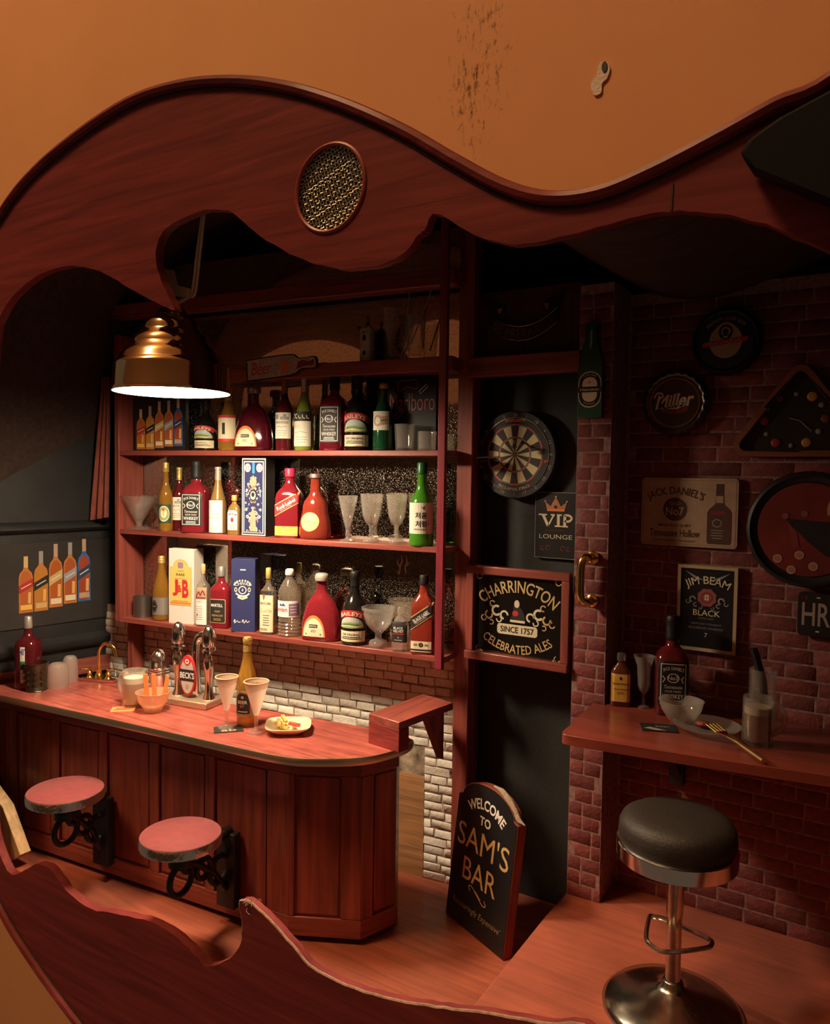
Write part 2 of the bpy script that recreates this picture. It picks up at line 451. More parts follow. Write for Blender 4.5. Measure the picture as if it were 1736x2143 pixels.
# ---- painted room wall behind the instrument
def wall_paint():
    m = bpy.data.materials.new('orange_wall_paint'); m.use_nodes = True; nt = m.node_tree; b = nt.nodes['Principled BSDF']; L = nt.links.new; nn = nt.nodes.new
    b.inputs['Roughness'].default_value = .75
    tc = nn('ShaderNodeTexCoord')
    n0 = nn('ShaderNodeTexNoise'); n0.inputs['Scale'].default_value = 1.2; n0.inputs['Detail'].default_value = 4; L(tc.outputs['Object'], n0.inputs['Vector'])
    r0 = nn('ShaderNodeValToRGB'); r0.color_ramp.elements[0].color = (.62, .30, .135, 1); r0.color_ramp.elements[1].color = (.70, .36, .155, 1); L(n0.outputs['Fac'], r0.inputs[0])
    # scuffed dirt marks in a ragged vertical band
    mp = nn('ShaderNodeMapping'); mp.inputs['Scale'].default_value = (1.9, 1, .75); L(tc.outputs['Object'], mp.inputs[0])
    ln = nn('ShaderNodeVectorMath'); ln.operation = 'LENGTH'; L(mp.outputs[0], ln.inputs[0])
    rg = nn('ShaderNodeMapRange'); rg.inputs[1].default_value = .25; rg.inputs[2].default_value = 1.05; rg.inputs[3].default_value = 1; rg.inputs[4].default_value = 0; L(ln.outputs['Value'], rg.inputs[0])
    m2 = nn('ShaderNodeMapping'); m2.inputs['Scale'].default_value = (26, 1, 11); m2.inputs['Rotation'].default_value = (0, radians(8), 0); L(tc.outputs['Object'], m2.inputs[0])
    n1 = nn('ShaderNodeTexNoise'); n1.inputs['Scale'].default_value = 1; n1.inputs['Detail'].default_value = 7; n1.inputs['Roughness'].default_value = .75; L(m2.outputs[0], n1.inputs['Vector'])
    n2 = nn('ShaderNodeTexNoise'); n2.inputs['Scale'].default_value = 3.2; n2.inputs['Detail'].default_value = 3; L(tc.outputs['Object'], n2.inputs['Vector'])
    ad = nn('ShaderNodeMath'); ad.operation = 'MULTIPLY_ADD'; ad.inputs[1].default_value = .22; L(rg.outputs[0], ad.inputs[0]); L(n1.outputs['Fac'], ad.inputs[2])
    a2 = nn('ShaderNodeMath'); a2.operation = 'MULTIPLY_ADD'; a2.inputs[1].default_value = .25; L(n2.outputs['Fac'], a2.inputs[0]); L(ad.outputs[0], a2.inputs[2])
    th = nn('ShaderNodeMapRange'); th.inputs[1].default_value = .87; th.inputs[2].default_value = .99; L(a2.outputs[0], th.inputs[0])
    mul = nn('ShaderNodeMath'); mul.operation = 'MULTIPLY'; L(th.outputs[0], mul.inputs[0]); L(rg.outputs[0], mul.inputs[1])
    mx = nn('ShaderNodeMix'); mx.data_type = 'RGBA'; mx.inputs[7].default_value = (.13, .045, .016, 1); L(mul.outputs[0], mx.inputs[0]); L(r0.outputs[0], mx.inputs[6])
    L(mx.outputs[2], b.inputs['Base Color'])
    bp = nn('ShaderNodeBump'); bp.inputs['Strength'].default_value = .12; n3 = nn('ShaderNodeTexNoise'); n3.inputs['Scale'].default_value = 40; L(tc.outputs['Object'], n3.inputs['Vector']); L(n3.outputs['Fac'], bp.inputs['Height']); L(bp.outputs[0], b.inputs['Normal'])
    return m
wc = at_y(1000, 130, 4.6)
struct(B().box(-40, 0, -19, 40, .2, 18, wall_paint()).build('wall_back', loc=wc, smooth=0), 'orange painted room wall with dark scuff marks behind the instrument')
# chipped screw hole in the paint
t = thing('plaster_chip', 'small white chip of bare plaster round a dark screw hole in the orange wall', 'wall chip', at_y(1257, 165, 4.6))
pl = pmat('bare_plaster', (.72, .66, .58), .9, bump=.6, bscale=60)
kpx = m_per_px(at_y(1257, 165, 4.6))
b = B(); lp = [(x * kpx, -y * kpx) for x, y in spline([(0, -32), (12, -30), (20, -15), (14, 4), (4, 12), (2, 30), (-12, 32), (-20, 14), (-18, 2), (-8, -8), (-6, -22)], 4, True)]
b.prism(lp, -.012, pl); b.build('plaster', t)
B().prism([(x * kpx, -y * kpx) for x, y in circ(9, -20, 6, 11, 12)], -.018, ink).build('screw_hole', t)

# far side of the room (seen in the mirror)
struct(B().box(-40, -36.4, -16, 40, -36, 22, pmat('room_plaster', (.62, .36, .27), .8, var=.06, vscale=.3)).build('wall_front', smooth=0), 'dusky pink plaster wall across the room')
struct(B().box(-40, -36, -16, 40, -35.4, 6.5, pmat('room_panelling', (.05, .035, .025), .6, wood='z', dark=.6, wscale=.1)).build('trim_5', smooth=0), 'dark panelling on the lower wall across the room')
struct(B().box(-40, -36.4, 22, 40, 4.8, 22.4, pmat('room_ceiling', (.62, .45, .34), .8)).build('ceiling', smooth=0), 'plain ceiling of the room')
# ---- the stringed instrument's body: cut-open front plate, ribs, back
def pf(px, py): p = at_y(px, py, YF); return (p.x, p.z)
outer_px = [(-60, 560), (0, 445), (60, 365), (150, 285), (270, 205), (380, 168), (490, 158), (600, 170), (720, 205), (850, 262), (960, 325), (1060, 377), (1150, 400), (1250, 390), (1360, 345), (1500, 272), (1620, 205), (1736, 150),
            'w', (0, 3.72), (.4, 3.8), (.8, 3.45), (.97, 2.4), (.97, 1.2), (.8, .1), (.4, -.42), (-.2, -.52), (-.8, -.40), (-1.3, -.28), (-1.8, -.32), (-2.4, -.55), (-3.0, -.75), (-3.45, -.74), 'p', (160, 2143), (70, 2020), (0, 1905), (-70, 1740), (-115, 1500), (-135, 1200), (-110, 850)]
hole_px = [(-12, 720), (0, 665), (25, 622), (65, 585), (120, 560), (165, 557), (220, 573), (270, 603), (315, 628), (350, 645), (366, 648), (352, 620), (336, 585), (326, 540), (332, 500), (352, 474), (395, 450), (440, 438), (488, 446), (530, 483), (590, 523), (650, 549), (700, 560), (745, 562), (800, 552), (845, 530), (875, 492), (890, 478),
           (905, 447), (935, 458), (990, 490), (1040, 507), (1100, 510), (1170, 497), (1250, 476), (1340, 452), (1420, 442), (1500, 447), (1600, 470), (1736, 525), 'w', (.12, 2.85), (.46, 2.3), (.56, 1.5), (.42, .7), (.05, .32), (-.4, .25), (-.72, .27), 'p', (1250, 2165), (1130, 2143), (1000, 2121), (930, 2112), (850, 2100), (760, 2078), (690, 2048), (645, 2020), (610, 1980), (570, 1935), (530, 1897), (508, 1885),
           (500, 1895), (506, 1930), (503, 1975), (480, 2005), (440, 2022), (425, 2018), (395, 1985), (350, 1947), (300, 1925), (240, 1912), (190, 1902), (145, 1870), (120, 1838), (100, 1815), (75, 1808), (50, 1822), (25, 1830), (5, 1800), (-18, 1700), (-28, 1400), (-28, 1000)]
hole_f = []
def mixed(lst):
    o = []; w = False
    for p in lst:
        if isinstance(p, str): w = p == 'w'
        else: o.append(p if w else pf(*p))
    return o
outer = spline(mixed(outer_px), 5, True)
hole = spline(mixed(hole_px), 4, True)
hole = [(x + random.uniform(-.003, .003), z + random.uniform(-.003, .003)) for x, z in hole]
gc = at_y(690, 394, YF); GR = .178
gl = circ(gc.x, gc.z, GR, GR * .98, 40)
body = thing('cello_body', 'dark red stringed instrument body with its front cut open in a wavy line', 'instrument', (0, YF, 0))
b = B(); b.prism(outer, .045, shell_wood, holes=[hole, gl], sidemat=shell_wood)
pltE = b.build('front_plate', body, bevel=.006)
pltE.data.materials.append(pmat('bare_inner_wood', (.52, .29, .21), .8, wood='x', dark=.75))
for p in pltE.data.polygons:
    if p.center.y > .04 and abs(p.normal.y) > .9: p.material_index = len(pltE.data.materials) - 1
def inset(loop, d):
    n = len(loop); o = []
    A = sum(loop[i][0] * loop[(i + 1) % n][1] - loop[(i + 1) % n][0] * loop[i][1] for i in range(n)); sg = 1 if A > 0 else -1
    for i in range(n):
        a, c = loop[i - 1], loop[(i + 1) % n]; dx, dy = c[0] - a[0], c[1] - a[1]; L_ = hypot(dx, dy) or 1
        o.append((loop[i][0] - sg * dy / L_ * d, loop[i][1] + sg * dx / L_ * d))
    return o
i1 = inset(outer, .022); i2 = inset(outer, .055)
B().tube([(x, -.004, z) for x, z in i1], .024, shell_wood, 8, True).build('edge_bead', body)
purf = pmat('purfling', (.03, .012, .010), .6)
B().tube([(x, 0, z) for x, z in i2], .006, purf, 5, True).build('purfling_line', body)
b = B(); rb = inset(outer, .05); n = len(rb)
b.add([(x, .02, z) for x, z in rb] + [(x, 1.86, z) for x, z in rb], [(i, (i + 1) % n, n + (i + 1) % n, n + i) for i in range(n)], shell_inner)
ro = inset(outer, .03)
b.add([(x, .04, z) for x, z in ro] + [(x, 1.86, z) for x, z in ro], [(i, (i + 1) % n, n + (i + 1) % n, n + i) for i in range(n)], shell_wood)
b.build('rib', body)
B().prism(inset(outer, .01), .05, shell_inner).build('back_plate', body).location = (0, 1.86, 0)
sill = [(x, .006, z) for x, z in hole if z < .80 and -2.54 < x < -.9]
B().tube(sill, .0065, raw_wood, 6).build('bare_cut_edge', body)['label'] = 'pale splintered wood along the lower cut'
# woven wire grille in the round hole
b = B(); wire = pmat('grille_wire', (.66, .61, .48), .35, .5)
ng = 22; st = 2 * GR / ng
def grid_pt(u, v): return (u * .94 - v * .34, u * .34 + v * .94)
for i in range(-ng // 2, ng // 2 + 1):
    u = i * st * .92; hh = sqrt(max(0, GR ** 2 - u * u))
    if hh < .02: continue
    for ax in (0, 1):
        pts = []; k = 0; v = -hh
        while v <= hh:
            j = round(v / (st * .92)); w = .004 * (1 if (j + i + ax) % 2 else -1)
            x, z = grid_pt(u, v) if ax == 0 else grid_pt(v, u)
            pts.append((gc.x + x, .018 + w, gc.z + z)); v += st * .92
        if len(pts) > 1: b.tube(pts, .0029, wire, 5)
g = b.build('woven_wire_grille', body); g['kind'] = 'stuff'; g['label'] = 'silver woven wire mesh in a round hole'
lip = pmat('hole_lip', (.34, .06, .05), .4)
B().tube([(gc.x + (GR - .004) * cos(a), .0, gc.z + (GR - .004) * .98 * sin(a)) for a in [2 * pi * i / 40 for i in range(40)]], .009, lip, 6, True).build('hole_lip', body)
B().box(gc.x - .20, .075, gc.z - .195, gc.x + .20, .1, gc.z + .195, black).build('grille_backing', body)
c1 = Vector((*pf(1407, 384), 0)); c2 = Vector((*pf(1404, 441), 0))
B().bar((c1.x, -.001, c1.y), (c2.x, -.001, c2.y), .006, .004, purf, up=(0, 1, 0)).build('seam', body)
# fingerboard over the plate
fb = [pf(*p) for p in [(1562, 345), (1580, 318), (1640, 276), (1736, 225), (1850, 170), (2300, 60), (2500, 500), (2100, 560), (1736, 440), (1640, 400), (1582, 375)]]
B().prism(fb, -.09, pmat('ebony', (.010, .009, .011), .7, spec=.12)).build('fingerboard', body, bevel=.01).location = (0, -.02, 0)
# pale lining block in the lower left of the ribs
q = [at_y(*p, 2.60) for p in [(-30, 1640), (6, 1690), (42, 1790), (28, 1800), (-6, 1800)]]
B().prism([(p.x, p.z) for p in q], .07, pmat('pale_lining', (.62, .40, .20), .7, wood='z', dark=.75)).build('lining_block', body, bevel=.004).location = (0, .10, 0)

# ---- floor and platform
struct(B().box(-5.2, 2.56, -.06, -1.44, 4.2, 0, floor_wood).build('floor', bevel=.004), 'reddish wooden floor of the bar')
pe = [at_z(975, 2120, PLAT_Z), at_z(1175, 1850, PLAT_Z)]
b = B(); lp = [(pe[0].x, 2.72), (-1.50, 3.88), (-1.50, 4.12), (.9, 4.12), (.9, 2.58), (-1.44, 2.60)]
lp = spline([(-1.35, 2.62), (-1.47, 2.70)], 2) + [(-1.505, 2.80), (-1.53, 3.6), (-1.53, 4.12), (.9, 4.12), (.9, 2.62)]
b.add([(x, y, 0) for x, y in lp] + [(x, y, PLAT_Z) for x, y in lp], [tuple(reversed(range(len(lp)))), tuple(len(lp) + i for i in range(len(lp)))] + [(i, (i + 1) % len(lp), len(lp) + (i + 1) % len(lp), len(lp) + i) for i in range(len(lp))], plat_wood)
struct(b.build('floor_platform', bevel=.012), 'raised orange brown wooden platform under the tall stool')

# ---- left black padded wall
prof = [(0, .02), (0, 1.05), (.02, 1.10), (.07, 1.13), (.075, 1.20), (.03, 1.24), (.005, 1.27), (.005, 1.72)]
def lprof():
    z1 = at_l(100, 1340).z; z2 = at_l(100, 1100).z
    P = [(.012, .86), (.012, z1 - .09), (.03, z1 - .085), (.06, z1 - .05), (.06, z1 - .02), (.03, z1), (.012, z1 + .015), (.012, z2 - .05), (.03, z2 - .045), (.05, z2 - .02), (.03, z2 + .02), (.012, z2 + .03), (.012, 2.6), (.012, 3.7)]
    return P
P = lprof(); b = B(); vs = []
for d, z in P:
    for tt in (-1.06, .1): q = LW0 + LWU * tt + LWN * d; vs.append((q.x, q.y, z))
fs = [(2 * i, 2 * i + 1, 2 * i + 3, 2 * i + 2) for i in range(len(P) - 1)]
for d, z in P:
    for tt in (-1.06, .1): q = LW0 + LWU * tt - LWN * .03; vs.append((q.x, q.y, z))
m_ = 2 * len(P); fs += [tuple(m_ + i for i in reversed(f)) for f in fs] + [(0, 1, m_ + 1, m_), (m_ - 2, m_ - 1, 2 * m_ - 1, 2 * m_ - 2)]
fs += [(2 * i, 2 * i + 2, m_ + 2 * i + 2, m_ + 2 * i) for i in range(len(P) - 1)] + [(2 * i + 1, 2 * i + 3, m_ + 2 * i + 3, m_ + 2 * i + 1) for i in range(len(P) - 1)]
b.add(vs, fs, black_pad); struct(b.build('wall_left', smooth=50), 'black padded leather side wall with two bulging seams')
# wooden skirting strip on it at counter height
za = at_l(120, 1405, .03).z
b = B(); a = LW0 + LWU * -1.05 + LWN * .035; c = LW0 + LWU * .05 + LWN * .035
b.bar((a.x, a.y, TOP_Z + .06), (c.x, c.y, TOP_Z + .06), .03, .11, wood_y); struct(b.build('trim_1', bevel=.004), 'red wooden strip along the black side wall above the counter')

# ---- rear wall: white painted bricks below the shelves
UL = su(at_s(238, 1300, .02)) - .25; UR = su(at_s(950, 1600, 0)); UP = su(at_s(887, 1700, 0)); ZC = at_s(862, 1618, 0).z
rear = struct(B().box(UL - .1, 0, 0, UR + .02, .04, 1.42, whitemortar).build('wall_rear', loc=S0, rz=DEL, smooth=0), 'rear wall of white painted bricks with dark worn joints below the shelves')
B().box(UL - .1, -.004, 0, UP, 0, ZC - .005, cork).build('wood_grain_panel', rear)['label'] = 'orange wood grain lining low behind the counter'
bricks = []
def brick_mesh(name, mat, L_, h, d, k):
    b = B(); rnd = random.Random(k); e = .10 * h; jk = 2.2 if 'white' in mat.name else 1
    def j(): return rnd.uniform(-.06, .06) * h * jk
    F_ = [(-L_ / 2 + e + j(), e + j()), (L_ / 2 - e + j(), e + j()), (L_ / 2 - e + j(), h - e + j()), (-L_ / 2 + e + j(), h - e + j())]
    mid = [(0 + j() * 2, 0 + j()), (L_ / 2 + j(), h / 2 + j()), (0 + j() * 2, h + j()), (-L_ / 2 + j(), h / 2 + j())]
    bk = [(-L_ / 2, 0), (L_ / 2, 0), (L_ / 2, h), (-L_ / 2, h)]
    dd = [d * rnd.uniform(.75, 1.1) for _ in range(4)]
    vs = [(x, 0, z) for x, z in bk] + [(x, -dd[i], z) for i, (x, z) in enumerate(F_)]
    b.add(vs, [(4, 5, 6, 7), (0, 1, 5, 4), (1, 2, 6, 5), (2, 3, 7, 6), (3, 0, 4, 7)], mat)
    o = b.build(name, smooth=60); me = o.data; bpy.data.objects.remove(o); return me
RB = {}
def lay_bricks(parent, u0, u1, z0, z1, h, gap, lens, mat, key, inside=None, maxn=300, d=.012, xoff=0):
    rnd = random.Random(hash(key) % 1000 if False else len(key)); made = 0; rest = []
    z = z0; row = 0; items = []
    while z + h * .6 < z1:
        L_ = lens[row % len(lens)]; x = u0 - (L_ * .5 if (row // len(lens)) % 2 else 0) - (L_ * .25 if row % 2 else 0)
        while x < u1:
            l = L_ * (rnd.uniform(.9, 1.1) if key != 'white' else rnd.uniform(.7, 1.25)); a, c = max(x, u0), min(x + l, u1)
            if c - a > .03 and (inside is None or inside((a + c) / 2, z + h / 2)): items.append((a, c, z))
            x += l + gap
        z += h + gap; row += 1
    for a, c, zz in items:
        l = c - a; q = round(l / .012) * .012; v = rnd.randrange(4); kk = (key, q, v)
        if kk not in RB: RB[kk] = brick_mesh('brick', mat, max(q, .024), h, d, hash_i(q, v))
        items_obj = bpy.data.objects.new('brick', RB[kk]); COL.objects.link(items_obj); items_obj.parent = parent
        items_obj.location = ((a + c) / 2, xoff, zz + (rnd.uniform(-.003, .003) if key == 'white' else 0)); items_obj.scale = (l / max(q, .024), 1, 1); made += 1
    return made
def hash_i(q, v): return int(q * 10000) * 7 + v
def white_in(u, z):
    return z > max(ZC, .80)
nw = lay_bricks(rear, UL, UR, .004, 1.38, .044, .0085, (.135, .125), whitebrick, 'white', white_in, d=.005)
nw += lay_bricks(rear, UP, UR, .004, max(ZC, .80) - .03, .044, .0085, (.135, .125), whitebrick, 'white', d=.005)

# ---- dark recess with the dart board, its boards and posts
struct(B().box(-2.3, 4.06, 0, -1.45, 4.10, 3.3, black_card).build('wall_recess', smooth=0), 'black back board of the narrow recess')
pz = at_y(1100, 742, 3.9).z
struct(B().box(-2.20, 3.92, pz, -1.53, 3.96, 3.40, pmat('dark_panel', (.09, .026, .02), .6, wood='z', dark=.6)).build('wall_header', bevel=.004), 'dark wooden board above the dart board recess')
struct(B().box(-2.17, 3.86, pz - .11, -1.50, 3.93, pz, wood_x).build('trim_2', bevel=.006), 'red wooden lintel across the top of the recess')
pu0 = su(at_s(948, 1500, .05)); pu1 = su(at_s(976, 1500, .05))
struct(B().box(pu0, -.06, 0, pu1 + .01, .05, 3.78, wood_z).build('trim_3', loc=S0, rz=DEL, bevel=.005), 'upright red wooden post between shelves and recess')
struct(B().box(-2.20, 3.9, PLAT_Z * 0, -2.172, 4.058, pz - .02, pmat('jamb', (.10, .05, .04), .6)).build('trim_4', bevel=.003), 'dark jamb on the left side of the recess')

# ---- red brick wall and pillar
rw = struct(B().box(-1.36, .0, 0, 1.0, .05, 3.34, redmortar).build('wall_right', loc=(0, YB, 0), smooth=0), 'dark red brick wall hung with bar signs')
def red_in(x, z): return x < -.22
def red_vis(x, z):
    return True
nr = lay_bricks(rw, -1.33, -.22, PLAT_Z, 3.30,   .0645, .009, (.21, .135), redbrick, 'redwall', d=.004)
b = B()   # bricks beyond the photograph's right edge, joined
z = PLAT_Z; row = 0
while z < 3.25:
    x = -.2 + .05 * (row % 2)
    while x < .95: b.box(x, -.005, z, x + .2, 0, z + .0655, redbrick); x += .208
    z += .0735; row += 1
o = b.build('brick_field', rw, smooth=0); o['kind'] = 'stuff'
PX0, PX1, PYF = -1.522, -1.345, 3.86
pil = struct(B().box(PX0, .0, 0, PX1, .25, 3.36, redmortar).build('wall_pillar', loc=(0, PYF, 0), smooth=0), 'narrow red brick pillar between recess and brick wall')
np_ = lay_bricks(pil, PX0 + .003, PX1 - .003, PLAT_Z, 3.33, .064, .0085, (.125, .085), redbrick, 'pillar', d=.004)
print('bricks', nw, nr, np_)
# ============================================================ FURNITURE
TOP_Z = 1.0
def hslab(b, loop, z0, z1, mat, side=None):
    n = len(loop)
    tr = tessellate_polygon([[Vector((x, y, 0)) for x, y in loop]])
    vs = [(x, y, z0) for x, y in loop] + [(x, y, z1) for x, y in loop]
    b.add(vs, [tuple(t) for t in tr] + [tuple(n + i for i in reversed(t)) for t in tr], mat)
    b.add(vs, [(i, (i + 1) % n, n + (i + 1) % n, n + i) for i in range(n)], side or mat)
    return b
# ---- back bar shelf with mirror
SD = .225; TH_ = .032
ZD, ZC_, ZB, ZA = 1.390, 1.994, 2.525, 3.040
uL = su(at_s(252, 1302, SD)); uR = su(at_s(912, 1379, SD)) ; uE = pu0
shelf = thing('back_bar_shelf', 'red wooden back bar with open shelves in front of a speckled mirror', 'shelf unit', S0, DEL)
B().box(uL - .1, -.004, ZD - .02, uE + .01, .012, 3.78, mirror_m).build('mirror', shelf)['label'] = 'dusty speckled mirror backing'
for z, t0 in ((ZD, TH_), (ZC_, TH_), (ZB, TH_)):
    B().box(uL - .03, -SD, z - t0, uE + .015, -.005, z, wood_x).build('shelf_board', shelf, bevel=.003)
B().box(uL - .03, -SD * .8, ZA - .08, uE + .015, -.005, ZA, wood_x).build('shelf_board', shelf, bevel=.004)
B().box(uL - .25, -.16, 3.43, uE + .015, -.05, 3.52, wood_x).build('top_beam', shelf, bevel=.006)
B().box(uL - .045, -SD - .004, ZD - .03, uL - .005, -.005, 3.3, wood_z).build('side_panel', shelf, bevel=.003)
pu = su(at_s(925, 1000, SD + .02))
B().box(pu - .022, -SD - .04, ZD - .06, pu + .022, -SD - .005, 3.82, pmat('purple_red_post', (.24, .03, .045), .35, coat=.4, wood='z', dark=.7)).build('front_post', shelf, bevel=.003)
B().box(uL - .045, -.12, TOP_Z, uL - .0, -.005, ZD - .03, wood_z).build('corner_post', shelf, bevel=.003)

fq = at_s(842, 1182, 0); fk = m_per_px(fq); g = G(); pale = pmat('flaked_silver', (.55, .45, .34), .8)
for pts_ in ([(-6, -20), (-4, -6), (-10, 4), (-8, 12)], [(-4, -4), (0, 8), (-2, 20)], [(8, -18), (6, -4), (10, 6), (8, 20)], [(6, -2), (12, 2), (16, 8)], [(-6, -20), (-12, -12)]): g.stroke([(su(fq) + x * fk * 1.15, fq.z + z * fk) for x, z in pts_], [3.4 * fk] * (len(pts_) - 1) + [1 * fk], pale, 1)
fo_ = g.build('flaked_patch', shelf, y=-.0045); fo_['kind'] = 'stuff'
# ---- bar counter
ctop = spline([(-4.985, 2.625), (-4.74, 2.648), (-3.54, 2.767), (-2.873, 2.824), (-2.613, 2.858), (-2.477, 2.913), (-2.28, 3.077), (-2.203, 3.299), (-2.219, 3.42)], 4) + [(-2.306, 3.451), (-2.529, 3.458), (-3.249, 3.366), (-4.93, 3.16)]
ctr = thing('bar_counter', 'panelled mahogany bar counter with a rounded end and metal edge strip', 'counter', (0, 0, 0))
hslab(B(), ctop, TOP_Z - .03, TOP_Z, counter_wood).build('counter_top', ctr, smooth=0)
b = B(); k = len(ctop) - 3; trim = pmat('edge_strip', (.74, .62, .42), .36, 1, dust=.08)
pts = ctop[:k + 1]; vs = []
for i, p in enumerate(pts):
    a, c = pts[max(i - 1, 0)], pts[min(i + 1, len(pts) - 1)]; dx, dy = c[0] - a[0], c[1] - a[1]; d_ = hypot(dx, dy)
    nx, ny = dy / d_, -dx / d_
    for o_, z in ((0, TOP_Z - .034), (.008, TOP_Z - .036), (.014, TOP_Z - .02), (.008, TOP_Z + .002), (0, TOP_Z + .002)): vs.append((p[0] + nx * o_, p[1] + ny * o_, z))
b.add(vs, [(i * 5 + j, i * 5 + j + 1, (i + 1) * 5 + j + 1, (i + 1) * 5 + j) for i in range(len(pts) - 1) for j in range(4)], trim)
b.build('edge_strip', ctr, smooth=70)
cb = [(-4.985, 2.737), (-2.66, 2.965), (-2.33, 3.137), (-2.26, 3.363), (-2.31, 3.44), (-2.53, 3.44), (-3.25, 3.35), (-4.93, 3.14)]
core = [(-4.98, 2.752), (-2.665, 2.98), (-2.345, 3.145), (-2.275, 3.363)] + cb[4:]
hslab(B(), core, .03, TOP_Z - .03, panel_wood).build('carcass', ctr, smooth=0)
hslab(B(), [(x + (.03 if i < 1 else -.03 if i in (2, 3) else 0), y + (.03 if i < 4 else 0)) for i, (x, y) in enumerate(core)], 0, .03, ink).build('plinth', ctr, smooth=0)
def face_panels(A, Bp, cuts, ztop, zbot, th=.016):
    """cuts: pixel pairs of the sunk panels along this face"""
    A = Vector((*A, 0)); Bp = Vector((*Bp, 0)); e = (Bp - A).normalized(); nrm = Vector((e.y, -e.x, 0)); Lh = (Bp - A).length
    def tpar(px): return (at_plane(px, 1720, A, nrm) - A).dot(e)
    iv = [(max(.0, tpar(a)), min(Lh, tpar(c))) for a, c in cuts]
    rz = atan2(e.y, e.x)
    def brd(name, x0, x1, z0, z1, y0, y1, mat, bev=.004):
        if x1 - x0 < .004: return
        o = B().box(x0, y0, z0, x1, y1, z1, mat).build(name, ctr, bevel=bev); o.location = A; o.rotation_euler = (0, 0, rz)
    brd('rail', 0, Lh, ztop, TOP_Z - .031, 0, th, wood_x); brd('rail', 0, Lh, .03, zbot, 0, th, wood_x)
    x = 0
    for a, c in iv:
        brd('stile', x, a, zbot, ztop, 0, th, wood_z); x = c
        brd('panel', a + .012, c - .012, zbot + .014, ztop - .014, .008, th, panel_wood, .006)
    brd('stile', x, Lh, zbot, ztop, 0, th, wood_z)
face_panels(cb[0], cb[1], [(-60, 22), (35, 106), (124, 206), (224, 312), (332, 428), (448, 558)], .87, .13)
face_panels(cb[1], cb[2], [(616, 714)], .87, .13)
face_panels(cb[2], cb[3], [(782, 836)], .87, .13)

# ---- raised serving arm between counter end and wall
arm = thing('serving_ledge', 'red wooden raised ledge bridging the counter end and the wall', 'ledge', (0, 0, 0))
pA = at_z(802, 1536, TOP_Z); rzA = DEL
zt = TOP_Z + .155
fA = at_z(771, 1493, zt); fB = at_z(835, 1512, zt); wB = at_z(948, 1470, zt); wA = at_z(886, 1452, zt)
lpA = [(fA.x, fA.y), (fB.x, fB.y), (wB.x, min(wB.y, 3.86)), (wA.x, min(wA.y, 3.83))]
hslab(B(), lpA, zt - .04, zt, wood_y).build('top_board', arm, bevel=.004)
ex = (fB - fA).normalized(); ey = Vector((-ex.y, ex.x, 0))
blk = [fA, fB, fB + ey * .075, fA + ey * .075]
hslab(B(), [(p.x, p.y) for p in blk], TOP_Z, zt - .04, pmat('rough_end_grain', (.26, .035, .03), .6, wood='x', dark=.5, bump=.6)).build('support_block', arm, bevel=.003)
wz = Vector((wB.x - .05, min(wB.y, 3.86) - .02, 0))
B().prism([(0, zt - .04), (-.16, zt - .04), (-.0, zt - .32)], .05, wood_z, frame=lambda x, y, z: tuple(wz + ey * x * .9 + ex * (-.045 + y) + Vector((0, 0, z)))).build('corbel', arm)

# ---- wall table with iron bracket on the brick wall
TZ = 1.238; TK = (2.39 - TZ) / (2.39 - 1.168)
tl = [(-1.476, 4.098)] + spline([(-1.44, 3.62), (-1.432, 3.53), (-1.39, 3.497), (-1.2, 3.515), (-.73, 3.575), (-.2, 3.66), (.5, 3.76)], 4) + [(.5, 4.098)]
tl = [(x * TK, y * TK) for x, y in tl]
tb = thing('side_table', 'red wooden wall table carrying bottles and a plate by the brick wall', 'table')
# notch round the pillar
tl2 = [(-1.335, 4.088), (-1.335, 3.848), (-1.40, 3.848)] + tl[1:-1] + [(.5, 4.088)]
hslab(B(), tl2, TZ - .045, TZ, pmat('table_wood', (.25, .050, .034), .3, wood='x', dark=.7, coat=.4, wscale=.7)).build('table_top', tb, bevel=.012)
bx = at_y(1415, 1640, 4.05).x
bb = B(); bb.box(bx - .035, 4.03, TZ - .40, bx + .035, 4.085, TZ - .046, iron); bb.bar((bx, 4.05, TZ - .34), (bx, 3.72, TZ - .07), .05, .035, iron); bb.bar((bx, 4.06, TZ - .065), (bx, 3.66, TZ - .065), .05, .035, iron)
bb.build('bracket', tb, bevel=.004)

# ---- brass dome pendant lamp
LP = at_y(360, 822, 2.66); ks = m_per_px(LP) / 3.472
lamp = thing('pendant_lamp', 'polished brass dome pendant lamp hanging from the wooden tongue over the counter', 'lamp', LP)
pr = [(0, 422), (14, 424), (30, 414), (185, 402), (200, 396), (218, 378), (232, 366), (262, 356), (300, 322), (330, 290), (350, 282), (372, 274), (402, 252), (432, 212), (450, 204), (478, 196), (505, 182), (530, 158), (546, 118), (556, 112), (566, 108)]
prf = [(z * ks, r * ks) for z, r in pr]
inn = [(z * ks - .004 if i > 1 else z * ks, max(r * ks - .008, .004)) for i, (z, r) in enumerate(pr)]
dome = B().loft(prf, brass_lamp, 56, capb=False).build('dome', lamp, smooth=50)
b = B(); b.loft(inn, lamp_white, 48, capb=False); b.build('dome_lining', dome, smooth=50)
capp = [(560, 112), (575, 104), (590, 92), (622, 60), (640, 40), (655, 28), (665, 10)]
B().loft([(z * ks, r * ks) for z, r in capp], pmat('dark_brass', (.20, .15, .10), .25, 1), 28).build('cap', lamp, smooth=50)
bulbm = pmat('bulb_glow', (1, .9, .7), .5, emis=(1.0, .78, .48), estr=14)
bu = B(); bu.ball((0, 0, .085), .042, .042, .05, bulbm); bu.build('bulb', lamp)
B().loft([(.125, .026), (.36, .026)], nickel, 16).build('socket', lamp)
